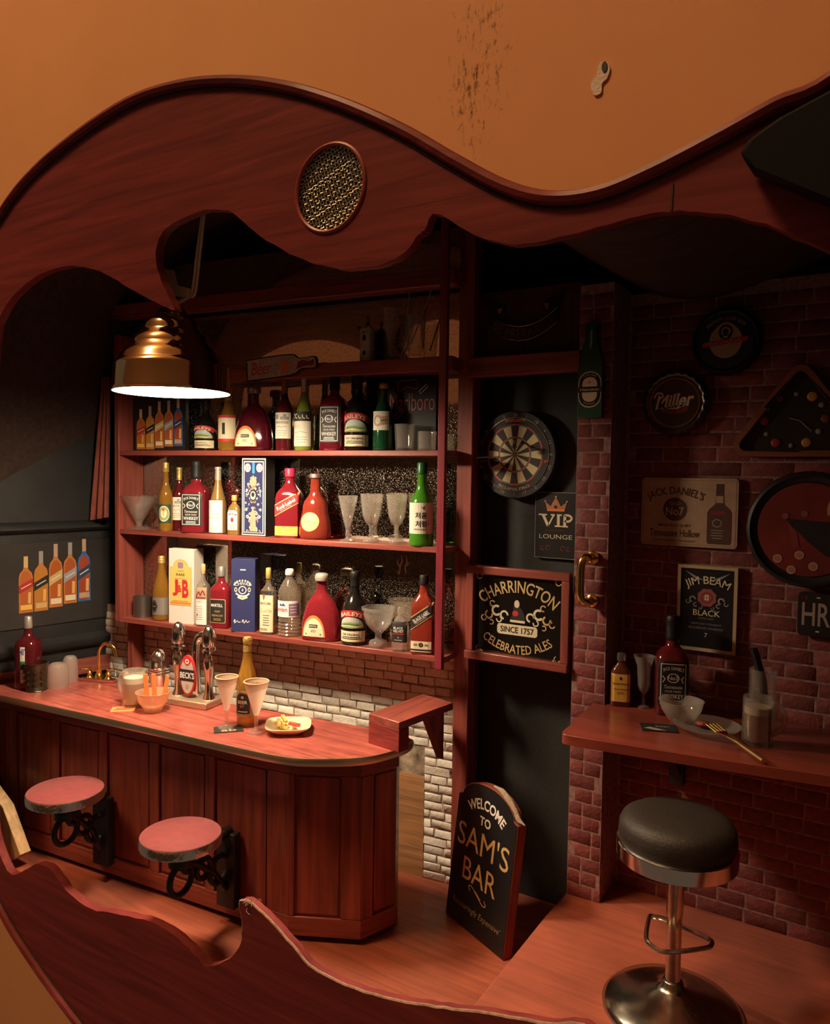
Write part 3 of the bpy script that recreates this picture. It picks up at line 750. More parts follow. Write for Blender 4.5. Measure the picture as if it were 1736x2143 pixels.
ld = bpy.data.lights.new('bulb_light', 'POINT'); ld.energy = PENDANT_POWER; ld.color = (1.0, .79, .54); ld.shadow_soft_size = .19
lo = bpy.data.objects.new('bulb_light', ld); COL.objects.link(lo); lo.parent = lamp; lo.location = (0, 0, .155)
# cord: two strands with a bit of tape
cordm = pmat('cord_white', (.62, .52, .42), .7)
c0 = LP + Vector((.045, 0, 640 * ks)); ctp = at_y(426, 440, 2.66); tp = at_y(405, 612, 2.68)
cd_ = thing('lamp_cord', 'pale two strand lamp cord with a scrap of tape running up behind the instrument front', 'cord', LP)
def rel(p): return tuple(Vector(p) - LP)
for s_ in (-1, 1):
    off = Vector((.012 * s_, 0, 0))
    up = at_y(430, 405, 2.66)
    B().tube([rel(p) for p in spline([tuple(c0 + off * .6), tuple((c0 + tp) / 2 + off + Vector((.01, 0, 0))), tuple(tp + off), tuple((tp + ctp) / 2 + off * .9), tuple(ctp + off * .5), tuple(up + off * .5)], 4)], .0065, cordm, 6).build('strand', cd_)
tape = [at_y(*p, 2.675) for p in [(356, 566), (376, 570), (384, 600), (412, 608), (410, 627), (375, 622), (352, 610)]]
B().prism([rel(p)[0::2] for p in tape], .012, pmat('tape', (.40, .28, .20), .6, bump=.4, bscale=40), frame=lambda x, y, z: (x, y - .03, z)).build('tape', cd_)
edge = [at_y(*p, 2.54) for p in [(352, 474), (336, 500), (331, 540), (340, 590), (358, 628), (368, 648)]]
bl = B(); bl.tube([tuple(p - Vector((0, YF, 0))) for p in [Vector(q) for q in spline([tuple(p) for p in edge], 4)]], .012, pmat('dark_edge_strip', (.12, .08, .08), .25, .8, bump=.6, bscale=60), 6); bl.build('edge_foil', body)

# ---- two swing-out stools on iron brackets
def swing_stool(px, py, w, label):
    c = at_z(px, py, .63); r = w / 2 * m_per_px(c)
    t = thing('swing_stool', label, 'stool', (c.x, c.y, 0), atan2(.23, 2.3), 'swing out stools on the counter front')
    b = B(); b.loft([(.622, r * .975), (.628, r * .98), (.632, r * .96), (.634, 0.001)], seat_red, 40, sy=.98, capb=True); st_ = b.build('seat', t, smooth=60)
    B().loft([(.578, r * .97), (.582, r), (.624, r), (.628, r * .985)], pmat('seat_band', (.84, .80, .74), .24, 1, bump=.5, bscale=35), 40, sy=.98).build('metal_band', st_, smooth=50)
    B().loft([(.515, .05), (.52, .055), (.578, .055)], pmat('brass_hub', (.60, .48, .22), .3, .9), 20).build('hub', t)
    fr = (2.965 - .0987 * (-2.66 - c.x)) - c.y + .0
    b = B()
    b.tube([(0, 0, .50), (0, fr * .5, .51), (0, fr - .02, .50)], .028, iron, 8)
    b.box(-.06, fr - .055, .10, .06, fr - .004, .50, iron)
    b.tube([(0, fr - .05, .2), (0, fr * .62, .33), (0, fr * .25, .44), (0, 0, .49)], .018, iron, 8)
    for cy, cz, rr in ((.0, .40, .075), (fr * .42, .385, .05), (fr * .72, .33, .07), (.05, .455, .035)):
        b.tube([(0, cy + rr * cos(a), cz + rr * sin(a)) for a in [2 * pi * i / 18 for i in range(18)]], .017, iron, 7, True)
    b.loft([(.47, .06), (.515, .062)], iron, 16)
    b.build('bracket', t, bevel=.004)
swing_stool(137, 1652, 156, 'round red swing out stool nearer the black side wall')
swing_stool(378, 1744, 170, 'round red swing out stool nearer the rounded counter end')

# ---- tall bar stool on the platform
sc_ = at_z(1405, 2112, PLAT_Z); k_ = m_per_px(sc_)
st = thing('bar_stool', 'tall chrome bar stool with a black round cushion standing on the platform', 'stool', sc_)
rs = 118 * k_
B().loft([(.70, rs * .9), (.702, rs * .97), (.735, rs * 1.0), (.775, rs * .985), (.80, rs * .93), (.818, rs * .8), (.826, rs * .55), (.828, .001)], leather_blk, 44).build('cushion', st, smooth=60)
B().loft([(.632, rs * .55), (.636, rs * .98), (.641, rs * 1.02), (.700, rs * 1.03), (.706, rs * .99)], chrome, 44).build('seat_ring', st, smooth=40)
B().loft([(.09, .036), (.10, .030), (.40, .030), (.40, .034), (.61, .034), (.62, .06), (.64, .06)], nickel, 20).build('post', st)
rb_ = 142 * k_
B().loft([(0, rb_), (.012, rb_ * 1.0), (.03, rb_ * .93), (.055, rb_ * .70), (.075, rb_ * .45), (.092, rb_ * .24), (.11, .045), (.125, .042), (.13, .035)], pmat('dark_chrome', (.42, .39, .33), .2, 1, dust=.05), 48).build('base', st, smooth=60)
fz = .325
fo = [(-.02, -.035), (.0, -.13), (.05, -.145), (.15, -.06), (.165, .0), (.13, .06), (.03, .04)]
fo = spline([(-.10, .05), (-.115, .035), (-.07, -.085), (-.03, -.13), (.03, -.13), (.125, -.02), (.135, .02), (.115, .045), (.03, .055), (-.07, .06)], 4, True)
cr, sr = cos(radians(-8)), sin(radians(-8))
B().tube([(x * 1.08 * cr - y * 1.15 * sr, x * 1.08 * sr + y * 1.15 * cr, fz + .0) for x, y in fo], .0095, nickel, 8, True).build('foot_rest', st)
# ============================================================ BOTTLES, BOXES AND GLASSES
# profiles: (z 0..1, r 0..1 of half width, squareness)
WINE = [(0, .9), (.012, .99), (.03, 1), (.52, 1), (.57, .97), (.62, .86), (.67, .65), (.72, .46), (.77, .36), (.80, .34)]
WINEC = [(.80, .35), (.96, .345), (.965, .40), (.99, .40), (1, .34)]
BURG = [(0, .9), (.012, .99), (.03, 1), (.40, 1), (.46, .96), (.54, .82), (.64, .60), (.74, .42), (.80, .34)]
SQ = [(0, .93, 5), (.012, .99, 6), (.03, 1, 6), (.50, 1, 6), (.56, .98, 5), (.61, .90, 4), (.65, .72, 3), (.68, .50, 2.2), (.70, .40, 2), (.76, .36, 2)]
SQC = [(.75, .37), (.76, .42), (.80, .43), (.82, .40), (.86, .43), (.90, .40), (.94, .43), (.985, .42), (1, .36)]
JW = [(0, .95, 6), (.012, .99, 7), (.03, 1, 7), (.56, 1, 7), (.62, .96, 6), (.68, .82, 4), (.73, .60, 3), (.78, .44, 2.2), (.83, .37, 2), (.88, .35, 2)]
JWC = [(.875, .36), (.88, .41), (.985, .42), (1, .36)]
CREAM = [(0, .9), (.012, .98), (.04, 1), (.42, 1), (.50, .96), (.56, .86), (.62, .66), (.68, .45), (.74, .36), (.80, .33)]
CREAMC = [(.80, .34), (.80, .37), (.90, .36), (.91, .40), (.985, .40), (1, .33)]
XO = [(0, .88, 3), (.015, .97, 3), (.05, 1, 3), (.18, 1, 2.8), (.32, .94, 2.6), (.44, .83, 2.4), (.54, .68, 2.2), (.61, .50, 2), (.65, .36, 2), (.69, .27, 2), (.74, .245, 2), (.84, .25, 2)]
XOC = [(.83, .25), (.835, .33), (.86, .35), (.90, .35), (.93, .30), (.94, .18)]
GRAPE = [(0, .80), (.02, .92), (.06, 1.0), (.16, 1.0), (.26, .96), (.36, .86), (.42, .80), (.50, .78), (.57, .70), (.63, .52), (.68, .38), (.74, .32), (.90, .30), (.94, .30)]
GRAPEC = [(.93, .31), (.935, .36), (.985, .36), (1, .30)]
SOJU = [(0, .92), (.012, .99), (.03, 1), (.48, 1), (.54, .95), (.59, .80), (.64, .58), (.69, .46), (.75, .41), (.86, .38)]
SOJUC = [(.86, .40), (.865, .45), (.985, .44), (1, .38)]
CHAMP = [(0, .9), (.012, .99), (.03, 1), (.42, 1), (.52, .92), (.62, .74), (.72, .54), (.80, .42), (.88, .36)]
CHAMPC = [(.88, .37), (.885, .42), (.985, .40), (1, .34)]
EVIAN = [(0, .9), (.01, 1.0), (.03, 1.03), (.055, .92), (.08, 1.03), (.105, .92), (.13, 1.03), (.155, .92), (.18, 1.03), (.205, .92), (.23, 1.02), (.26, .95), (.29, .98), (.56, .98), (.60, 1.02), (.68, .96), (.76, .74), (.83, .48), (.87, .34), (.90, .32)]
EVIANC = [(.90, .34), (.91, .40), (.98, .38), (1, .26)]
SLIM = [(0, .93, 4), (.012, .99, 4), (.03, 1, 4), (.60, 1, 4), (.66, .92, 3), (.70, .68, 2.2), (.74, .42, 2), (.80, .33, 2), (.84, .31, 2)]
SLIMC = [(.835, .32), (.84, .37), (.985, .35), (1, .28)]
FLASK = [(0, .93, 4), (.015, 1, 4), (.55, 1, 4), (.64, .94, 3), (.72, .74, 2.4), (.78, .46, 2), (.82, .34, 2), (.86, .33, 2)]
FLASKC = [(.855, .34), (.86, .42), (.985, .42), (1, .34)]
BEERB = [(0, .9), (.012, .98), (.03, 1), (.46, 1), (.54, .92), (.64, .70), (.74, .48), (.82, .40), (.93, .37)]
BEERC = [(.925, .39), (.93, .44), (.975, .44), (1, .36)]

def bottle(name, label, loc, h, hw, prof, bmat, capprof, capmat, print_fn=None, sy=1.0, rz=0, flat=False, rad=None, group=None, neck=None, seg=28, cat='bottle'):
    t = thing(name, label, cat, loc, rz, group)
    B().loft([(p[0] * h, p[1] * hw, *(p[2:] or ())) for p in prof], bmat, seg, sy=sy).build('glass_body', t, smooth=50)
    if capprof: B().loft([(p[0] * h, p[1] * hw, *(p[2:] or ())) for p in capprof], capmat, 20, sy=1 if sy > .75 else .9).build('cap', t, smooth=50)
    if neck:
        z0, z1, r, m = neck; B().loft([(z0 * h, r * hw), (z1 * h, r * hw * .96)], m, 20, capb=False, capt=False).build('neck_band', t)
    if print_fn:
        g = G(); print_fn(g, h, hw)
        if flat:
            def sk(x, z, l):
                zz = min(max(z / h, 0), .999); i = 0
                while i < len(prof) - 2 and prof[i + 1][0] < zz: i += 1
                a, c = prof[i], prof[i + 1]; k = (zz - a[0]) / max(c[0] - a[0], 1e-6); k = min(max(k, 0), 1)
                r = (a[1] + (c[1] - a[1]) * k) * hw; qa = a[2] if len(a) > 2 else 2; qc = c[2] if len(c) > 2 else 2; qq = qa + (qc - qa) * k
                f_ = min(abs(x) / r, .985)
                return (x, -r * sy * (1 - f_ ** qq) ** (1 / qq) - l - .0012, z)
            g.build2('label', 'label_print', t, fn=sk, cut=hw * .3)
        else: g.build2('label', 'label_print', t, cyl=hw * (rad or 1.0) + .0008)
    return t
def spos(px, top, wpx, d, z, lean=0):
    """stand a thing on shelf height z, distance d in front of the mirror"""
    if d > .1: d -= .03
    base = at_s(px, 1200, d); q = Vector((base.x, base.y, z))
    for _ in range(3):
        pr_ = ROT.transposed() @ (q - CAM); py = CYP - F * pr_.y / -pr_.z
        base = at_s(px, py, d); q = Vector((base.x, base.y, z))
    h = at_s(px, top, d).z - z
    return q, h, wpx / 2 * m_per_px(q + Vector((0, 0, h / 2)))
FACE = radians(20)   # labels turned a little towards the viewer's side
def shelf_bottle(name, label, px, top, w, d, z, *a, **k):
    q, h, hw = spos(px, top, w, d, z); k.setdefault('rz', DEL + FACE * .6); return bottle(name, label, q, h, hw, *a, **k)

# ---- label prints
def pr_cream(g, h, w):
    W_ = w * 1.25; g.rect(-W_, .06 * h, W_, .20 * h, cream, 1); g.text('THE ORIGINAL', 0, .155 * h, .028 * h, ink, 2, .01, wmax=W_ * 1.7); g.lines(-W_ * .7, W_ * .7, .085 * h, .13 * h, 2, ink, 2)
    g.rect(-W_, .053 * h, W_, .062 * h, gold_ink, 2)
    g.poly(circ(0, .24 * h, W_ * .88, .16 * h, 20, 0, pi), sky_ink, 1); g.poly(circ(0, .24 * h, W_ * .88, .085 * h, 20, 0, pi), olive_ink, 2)
    g.stroke([(-W_ * .8, .255 * h), (-W_ * .2, .275 * h), (W_ * .4, .26 * h), (W_ * .8, .27 * h)], .012 * h, cream, 3); g.stroke([(-W_ * .5, .29 * h), (0, .30 * h), (W_ * .5, .285 * h)], .014 * h, green_ink, 3)
    g.ring(0, .24 * h, W_ * .90, W_ * 1.06, ink, 3, 24, 0, pi, k=.16 * h / W_ / .88)
    pts = [(W_ * 1.06 * cos(a), .345 * h + .10 * h * sin(a)) for a in [radians(15) + radians(150) * i / 12 for i in range(13)]]
    g.stroke(pts, .085 * h, red_ink, 4); g.text('BAILEYS', 0, .441 * h, .052 * h, cream, 6, .015, w=W_ * 1.45, arc=W_ * 1.5)
def pr_jd(g, h, w, full=True):
    W_ = w * .80; g.rect(-W_ * 1.15, .10 * h, W_ * 1.15, .55 * h, ink, 1); g.frame(-W_ * .95, .115 * h, W_ * .95, .535 * h, .008 * h, white, 2)
    g.text("JACK DANIEL'S", 0, .485 * h, .045 * h, white, 2, .01, w=W_ * 1.6, arc=W_ * 2.2); g.ring(0, .39 * h, W_ * .38, W_ * .46, white, 2, k=.8); g.text('No7', 0, .39 * h, .04 * h, white, 2, .012)
    g.stroke([(-W_ * .8, .41 * h), (-W_ * .6, .38 * h), (-W_ * .78, .345 * h)], .010 * h, white, 2); g.stroke([(W_ * .8, .41 * h), (W_ * .6, .38 * h), (W_ * .78, .345 * h)], .010 * h, white, 2)
    g.text('Tennessee', 0, .30 * h, .035 * h, white, 2, 0, shear=.25, wmax=W_ * 1.4); g.text('SOUR MASH', 0, .255 * h, .022 * h, white, 2, 0, wmax=W_ * 1.2); g.text('WHISKEY', 0, .205 * h, .045 * h, white, 2, .014, wmax=W_ * 1.6)
    g.lines(-W_ * .6, W_ * .6, .13 * h, .17 * h, 2, white, 2)
def pr_jw(strip, stripink, words, low, lowink):
    def f(g, h, w):
        W_ = w * .97; s_ = .20 * h
        g.poly([(-W_, .30 * h), (W_, .30 * h + s_), (W_, .47 * h + s_), (-W_, .47 * h)], gold_ink, 1)
        g.poly([(-W_, .315 * h), (W_, .315 * h + s_), (W_, .455 * h + s_), (-W_, .455 * h)], strip, 2)
        rot = atan2(s_, 2 * W_)
        g.text('JOHNNIE WALKER', 0, .44 * h + .035 * h, .022 * h, stripink, 3, 0, rot=rot, wmax=W_ * 1.4); g.text(words, 0, .385 * h + s_ / 2 - .10 * h + .1 * h, .055 * h, stripink, 3, .012, w=W_ * 1.7, rot=rot); g.text('Blended Scotch Whisky', 0, .335 * h + s_ / 2, .018 * h, stripink, 3, 0, rot=rot, wmax=W_ * 1.2)
        g.rect(-W_ * .96, .035 * h, W_ * .96, .17 * h, low, 1); g.rect(-W_ * .96, .05 * h, W_ * .96, .07 * h, lowink, 2); g.ell(0, .125 * h, .03 * h, .028 * h, lowink, 2); g.text('12', 0, .125 * h, .018 * h, low, 3); g.lines(-W_ * .7, -W_ * .3, .11 * h, .14 * h, 2, lowink, 2); g.lines(W_ * .3, W_ * .7, .11 * h, .14 * h, 2, lowink, 2)
    return f
def pr_xo(g, h, w):
    cx = -w * .22; R_ = w * .62
    g.poly(circ(cx, .06 * h, R_, .30 * h, 24, 0, pi), orange_ink, 1); g.poly(circ(cx, .065 * h, R_ * .88, .255 * h, 24, 0, pi), cream, 2)
    g.rect(cx - R_ * .36, .19 * h, cx + R_ * .36, .235 * h, ink, 3); g.text('MARTELL', cx, .2125 * h, .022 * h, cream, 4, .01, wmax=R_ * .6); g.text('XO', cx, .145 * h, .035 * h, ink, 3); g.ell(cx - R_ * .62, .10 * h, R_ * .06, .012 * h, green_ink, 3); g.ell(cx + R_ * .62, .10 * h, R_ * .06, .012 * h, green_ink, 3)
def pr_wine(top, rows=3, motif=True):
    def f(g, h, w):
        W_ = w * 1.15; g.rect(-W_, .17 * h, W_, .53 * h, paper, 1)
        if motif: g.rect(-W_ * .75, .44 * h, -W_ * .3, .50 * h, grey_ink, 2); g.rect(-W_ * .1, .43 * h, W_ * .75, .47 * h, grey_ink, 2); g.rect(W_ * .2, .47 * h, W_ * .5, .505 * h, grey_ink, 2)
        g.text(top, 0, .39 * h, .03 * h, ink, 2, 0, wmax=W_ * 1.4); g.stroke([(-W_ * .5, .33 * h), (-W_ * .2, .34 * h), (0, .32 * h), (W_ * .3, .34 * h), (W_ * .5, .33 * h)], .008 * h, grey_ink, 2); g.lines(-W_ * .6, W_ * .6, .20 * h, .29 * h, rows, grey_ink, 2, .25)
    return f
def pr_green(g, h, w):
    W_ = w * 1.1; g.rect(-W_, .06 * h, W_, .40 * h, paper, 1); g.rect(-W_, .40 * h, W_, .53 * h, ink, 1)
    for i in range(5): g.ring(-W_ * .75 + i * W_ * .37, .465 * h, .022 * h, .034 * h, cream, 2, 12, random.random() * 3, 5)
    g.text('2015', -W_ * .45, .33 * h, .04 * h, gold_ink, 2); g.stroke([(-W_ * .6, .24 * h), (0, .26 * h), (W_ * .6, .24 * h)], .007 * h, grey_ink, 2); g.lines(-W_ * .6, W_ * .6, .10 * h, .20 * h, 3, grey_ink, 2, .2)
def pr_white_red(g, h, w):
    W_ = w * 1.3; g.rect(-W_, .14 * h, W_, .56 * h, cream, 1); g.rect(-W_, .14 * h, W_, .19 * h, red_ink, 2); g.rect(-W_, .52 * h, W_, .56 * h, red_ink, 2); g.rect(-W_ * .12, .26 * h, W_ * .12, .44 * h, ink, 2)
def pr_round_yel(g, h, w):
    W_ = w * 1.3; g.rect(-W_, .12 * h, W_, .39 * h, pmat('deep_green_label', (.015, .05, .035), .6), 1); g.ell(w * .25, .255 * h, w * .82, .115 * h, cream, 2); g.ell(w * .25, .255 * h, w * .74, .10 * h, olive_ink, 3); g.ell(w * .25, .26 * h, w * .42, .065 * h, paper, 4); g.poly([(w * .05, .31 * h), (w * .45, .31 * h), (w * .25, .20 * h)], paper_y, 5); g.ell(w * .25, .315 * h, w * .16, .016 * h, red_ink, 6)
def pr_whitewine(g, h, w):
    W_ = w * 1.0; g.rect(-W_, .02 * h, W_, .50 * h, white, 1); g.text('VAN', W_ * .2, .30 * h, .035 * h, grey_ink, 2); g.text('CHARDONNAY', 0, .24 * h, .026 * h, grey_ink, 2, 0, wmax=W_ * 1.7); g.stroke([(-W_ * .8, .36 * h), (-W_ * .5, .40 * h), (-W_ * .7, .43 * h)], .01 * h, gold_ink, 2); g.lines(-W_ * .5, W_ * .5, .06 * h, .12 * h, 2, grey_ink, 2, .2)
def pr_beam(g, h, w):
    W_ = w * .82; g.poly([(-W_, .12 * h), (W_, .12 * h), (W_, .56 * h), (W_ * .7, .62 * h), (-W_ * .7, .62 * h), (-W_, .56 * h)], white, 1); g.text('JIM BEAM', 0, .52 * h, .06 * h, ink, 2, .01, w=W_ * 1.7, arc=W_ * 2); g.ell(0, .38 * h, W_ * .28, .06 * h, red_ink, 2); g.text('BOURBON', 0, .27 * h, .035 * h, ink, 2, wmax=W_ * 1.3); g.lines(-W_ * .7, W_ * .7, .15 * h, .23 * h, 2, grey_ink, 2)
def pr_henn(g, h, w):
    cx = -w * .12; g.ell(cx, .27 * h, w * .60, .145 * h, gold_ink, 1); g.ell(cx, .27 * h, w * .56, .135 * h, pmat('pale_yellow', (.84, .72, .30), .5), 2); g.ring(cx, .27 * h, w * .46, w * .49, gold_ink, 3, k=.135 * h / w / .56); g.text('Hennessy', cx, .27 * h, .05 * h, gold_ink, 4, .006, wmax=w * .8, shear=.1)
def pr_soju(g, h, w):
    W_ = w * 1.25; g.rect(-W_, .15 * h, W_, .52 * h, paper, 1)
    g.text('처음', w * .05, .37 * h, .075 * h, ink, 2, .02, wmax=w * 1.3); g.text('처럼', w * .05, .27 * h, .075 * h, ink, 2, .02, wmax=w * 1.3)
    g.stroke([(w * .05, .475 * h), (w * .25, .455 * h), (w * .45, .49 * h)], [.002, .012 * h * 1.6, .002], ink, 2); g.stroke([(w * .2, .46 * h), (w * .3, .435 * h)], .008 * h, ink, 2); g.rect(w * .62, .25 * h, w * .72, .275 * h, red_ink, 2)
    g.rect(-w * .55, .195 * h, w * .55, .213 * h, olive_ink, 2)
def pr_silver(g, h, w):
    W_ = w * 1.35; g.rect(-W_, .09 * h, W_, .36 * h, silver, 1); g.ell(-w * .35, .225 * h, w * .42, .10 * h, ink, 2); g.ring(-w * .35, .225 * h, w * .33, w * .36, silver, 3, k=1.8); g.rect(-w * .80, .205 * h, w * .10, .245 * h, ink, 4); g.text('OPERA', -w * .35, .225 * h, .022 * h, silver, 5, .01)
def pr_vodka(g, h, w):
    W_ = w * .92; g.rect(-W_, .03 * h, W_, .60 * h, white, 1); g.rect(-W_, .44 * h, W_, .63 * h, tan, 2); g.stroke(spline([(-W_ * .8, .47 * h), (-W_ * .3, .56 * h), (0, .50 * h), (W_ * .4, .58 * h), (W_ * .8, .50 * h)], 4), .02 * h, dred, 3); g.rect(-W_ * .9, .455 * h, W_ * .9, .475 * h, dred, 3); g.text('LIBERTY', -W_ * .2, .40 * h, .03 * h, orange_ink, 2, wmax=W_); g.lines(-W_ * .8, W_ * .4, .10 * h, .34 * h, 7, grey_ink, 2, .25); g.ell(-W_ * .6, .19 * h, W_ * .14, .018 * h, red_ink, 3)
def pr_martell(g, h, w):
    W_ = w * .82; g.rr(-W_, .09 * h, W_, .48 * h, .02 * h, gold_ink, 1); g.poly(rrect(-W_ * .95, .10 * h, W_ * .95, .47 * h, .02 * h), ink, 2); g.text('MARTELL', -W_ * .05, .38 * h, .05 * h, white, 3, .014, w=W_ * 1.5); g.text('VSOP', 0, .28 * h, .03 * h, gold_ink, 3); g.text('MEDAILLON', 0, .215 * h, .03 * h, gold_ink, 3, wmax=W_ * 1.4); g.lines(-W_ * .5, W_ * .5, .13 * h, .17 * h, 2, gold_ink, 3, .3)
def pr_black_lab(g, h, w):
    W_ = w * .95; g.rect(-W_, .04 * h, W_, .66 * h, cream, 1); g.rect(-W_, .60 * h, W_, .66 * h, ink, 2); g.poly([(-W_ * .55, .63 * h), (W_ * .0, .63 * h), (-W_ * .27, .52 * h)], ink, 2); g.stroke([(-W_ * .38, .61 * h), (-W_ * .27, .56 * h), (-W_ * .16, .61 * h)], .012 * h, orange_ink, 3)
    g.text('BLACK LABEL', 0, .475 * h, .035 * h, ink, 2, .008, w=W_ * 1.5); g.text('Lucia', W_ * .1, .37 * h, .06 * h, gold_ink, 2, 0, shear=.3); g.lines(-W_ * .5, W_ * .6, .13 * h, .31 * h, 5, ink, 2, .22); g.lines(-W_ * .9, W_ * .3, .06 * h, .10 * h, 2, ink, 2, .3)
def pr_evian(g, h, w):
    W_ = w * 1.4; g.rect(-W_, .30 * h, W_, .54 * h, white, 1); g.rect(W_ * .25, .32 * h, W_, .50 * h, pmat('mauve', (.24, .14, .24), .6), 2); g.text('evian', -W_ * .22, .415 * h, .06 * h, pink, 3, .012, wmax=W_ * .8); g.poly([(-W_ * .4, .47 * h), (-W_ * .3, .505 * h), (-W_ * .2, .48 * h), (-W_ * .1, .51 * h), (W_ * .05, .47 * h)], blue_ink, 3); g.lines(W_ * .3, W_ * .8, .35 * h, .48 * h, 3, white, 3, .2)
def pr_velvet(g, h, w):
    W_ = w * 1.0; g.rect(-W_, .22 * h, W_, .68 * h, ink, 1); g.text('BLACK', 0, .54 * h, .055 * h, white, 2, .012, wmax=W_ * 1.5); g.text('VELVET', 0, .47 * h, .055 * h, white, 2, .012, wmax=W_ * 1.5); g.rect(-W_ * .8, .40 * h, W_ * .8, .415 * h, red_ink, 2); g.text('8', 0, .33 * h, .035 * h, white, 2); g.lines(-W_ * .6, W_ * .6, .25 * h, .29 * h, 1, white, 2, .2)
def pr_beer(g, h, w):
    W_ = w * 1.25; g.rect(-W_, .13 * h, W_, .42 * h, olive_ink, 1); g.poly([(-w * .75, .16 * h)] + [(-w * .0 + w * .75 * cos(a), .32 * h + .08 * h * sin(a)) for a in [pi - pi * i / 12 for i in range(13)]] + [(w * .75, .16 * h)], red_ink, 2)
    g.poly([(-w * .68, .165 * h)] + [(w * .68 * cos(a), .318 * h + .072 * h * sin(a)) for a in [pi - pi * i / 12 for i in range(13)]] + [(w * .68, .165 * h)], ink, 3)
    g.text('BEER', 0, .29 * h, .036 * h, cream, 4, .012, wmax=w * 1.1); g.text('BY', 0, .245 * h, .03 * h, pink, 4, wmax=w * .5); g.lines(-w * .5, w * .5, .175 * h, .195 * h, 1, cream, 4, .4); g.ring(0, .345 * h, .008 * h, .014 * h, cream, 4)
def pr_scotch(g, h, w):
    W_ = w * .9; g.rect(-W_, .10 * h, W_, .62 * h, paper_y, 1); g.ell(0, .54 * h, W_ * .12, .03 * h, ink, 2); g.text('Scottish Reserve', 0, .44 * h, .04 * h, ink, 2, .012, w=W_ * 1.7); g.text('Scotch Whisky', 0, .33 * h, .038 * h, ink, 2, .01, w=W_ * 1.5); g.lines(-W_ * .5, W_ * .5, .24 * h, .29 * h, 2, ink, 2, .25); g.frame(-W_, .10 * h, W_, .62 * h, .008 * h, gold_ink, 2)
def pr_bitter(g, h, w):
    W_ = w * 1.25; g.rect(-W_, .10 * h, W_, .60 * h, paper, 1); g.text('WHITE', -w * .1, .53 * h, .085 * h, blue_ink, 2, .02, w=W_ * 1.3); g.rect(-W_, .28 * h, W_, .40 * h, green_ink, 2); g.text('Wine', -w * .2, .34 * h, .10 * h, ink, 3, .02, wmax=W_); g.lines(-W_ * .6, W_ * .5, .13 * h, .24 * h, 3, grey_ink, 2, .25)
def pr_beerlab(g, h, w):
    W_ = w * .9; g.rect(-W_, .30 * h, W_ * .95, .58 * h, paper, 1); g.ring(-W_ * .3, .44 * h, .045 * h, .07 * h, tan, 2, 18, k=1.2); g.poly([(W_ * .0, .37 * h), (W_ * .75, .39 * h), (W_ * .7, .51 * h), (W_ * .0, .50 * h)], tan, 2); g.stroke([(W_ * .05, .44 * h), (W_ * .7, .45 * h)], .01 * h, ink, 3)

def carton(name, label, px, top, wpx, d, z, depthr, sidemat, print_fn, rz=None, bev=.004):
    q, h, hw = spos(px, top, wpx, d, z); t = thing(name, label, 'box', q, DEL + FACE if rz is None else rz)
    ca = B().box(-hw, -hw * depthr, 0, hw, hw * depthr, h, sidemat).build('carton', t, bevel=bev)
    g = G(); print_fn(g, h, hw); g.build('printed_face', ca, y=-hw * depthr); return t
def p_ornate(g, h, w):
    g.rect(-w * .97, .01 * h, w * .97, .99 * h, white, 1); g.rect(-w * .90, .025 * h, w * .90, .975 * h, ink, 2); g.rect(-w * .82, .04 * h, w * .82, .955 * h, white, 3); g.rect(-w * .75, .05 * h, w * .75, .94 * h, navy, 4)
    g.rect(-w * .10, .80 * h, w * .10, .94 * h, pmat('light_blue', (.05, .28, .60), .6), 5)
    for s_ in (-1, 1): g.ell(s_ * w * .48, .87 * h, w * .25, .055 * h, white, 5); [g.ring(s_ * w * (.48 + .1 * i), .87 * h + .015 * h * j, w * .03, w * .06, ink, 6, 10) for i in (-1, 1) for j in (-1, 1)]
    rnd = random.Random(3)
    for i in range(46):
        y = rnd.uniform(.06, .78); x = rnd.uniform(0, .62) * (1 if y > .35 else 1.1); r = rnd.uniform(.05, .13)
        for s_ in (-1, 1): g.ring(s_ * w * x, y * h, w * r * .45, w * r, rnd.choice([cream, white, tan]), 5 + i % 3, 10, rnd.random() * 6, rnd.random() * 6 + 5)
    g.poly([(-w * .3, .70 * h), (0, .78 * h), (w * .3, .70 * h), (w * .2, .64 * h), (-w * .2, .64 * h)], tan, 9); g.ell(0, .52 * h, w * .30, .075 * h, ink, 9); g.ell(0, .52 * h, w * .22, .055 * h, cream, 10); g.ell(0, .53 * h, w * .13, .03 * h, ink, 11)
    g.poly([(-w * .28, .06 * h), (w * .28, .06 * h), (w * .18, .30 * h), (0, .36 * h), (-w * .18, .30 * h)], tan, 9)
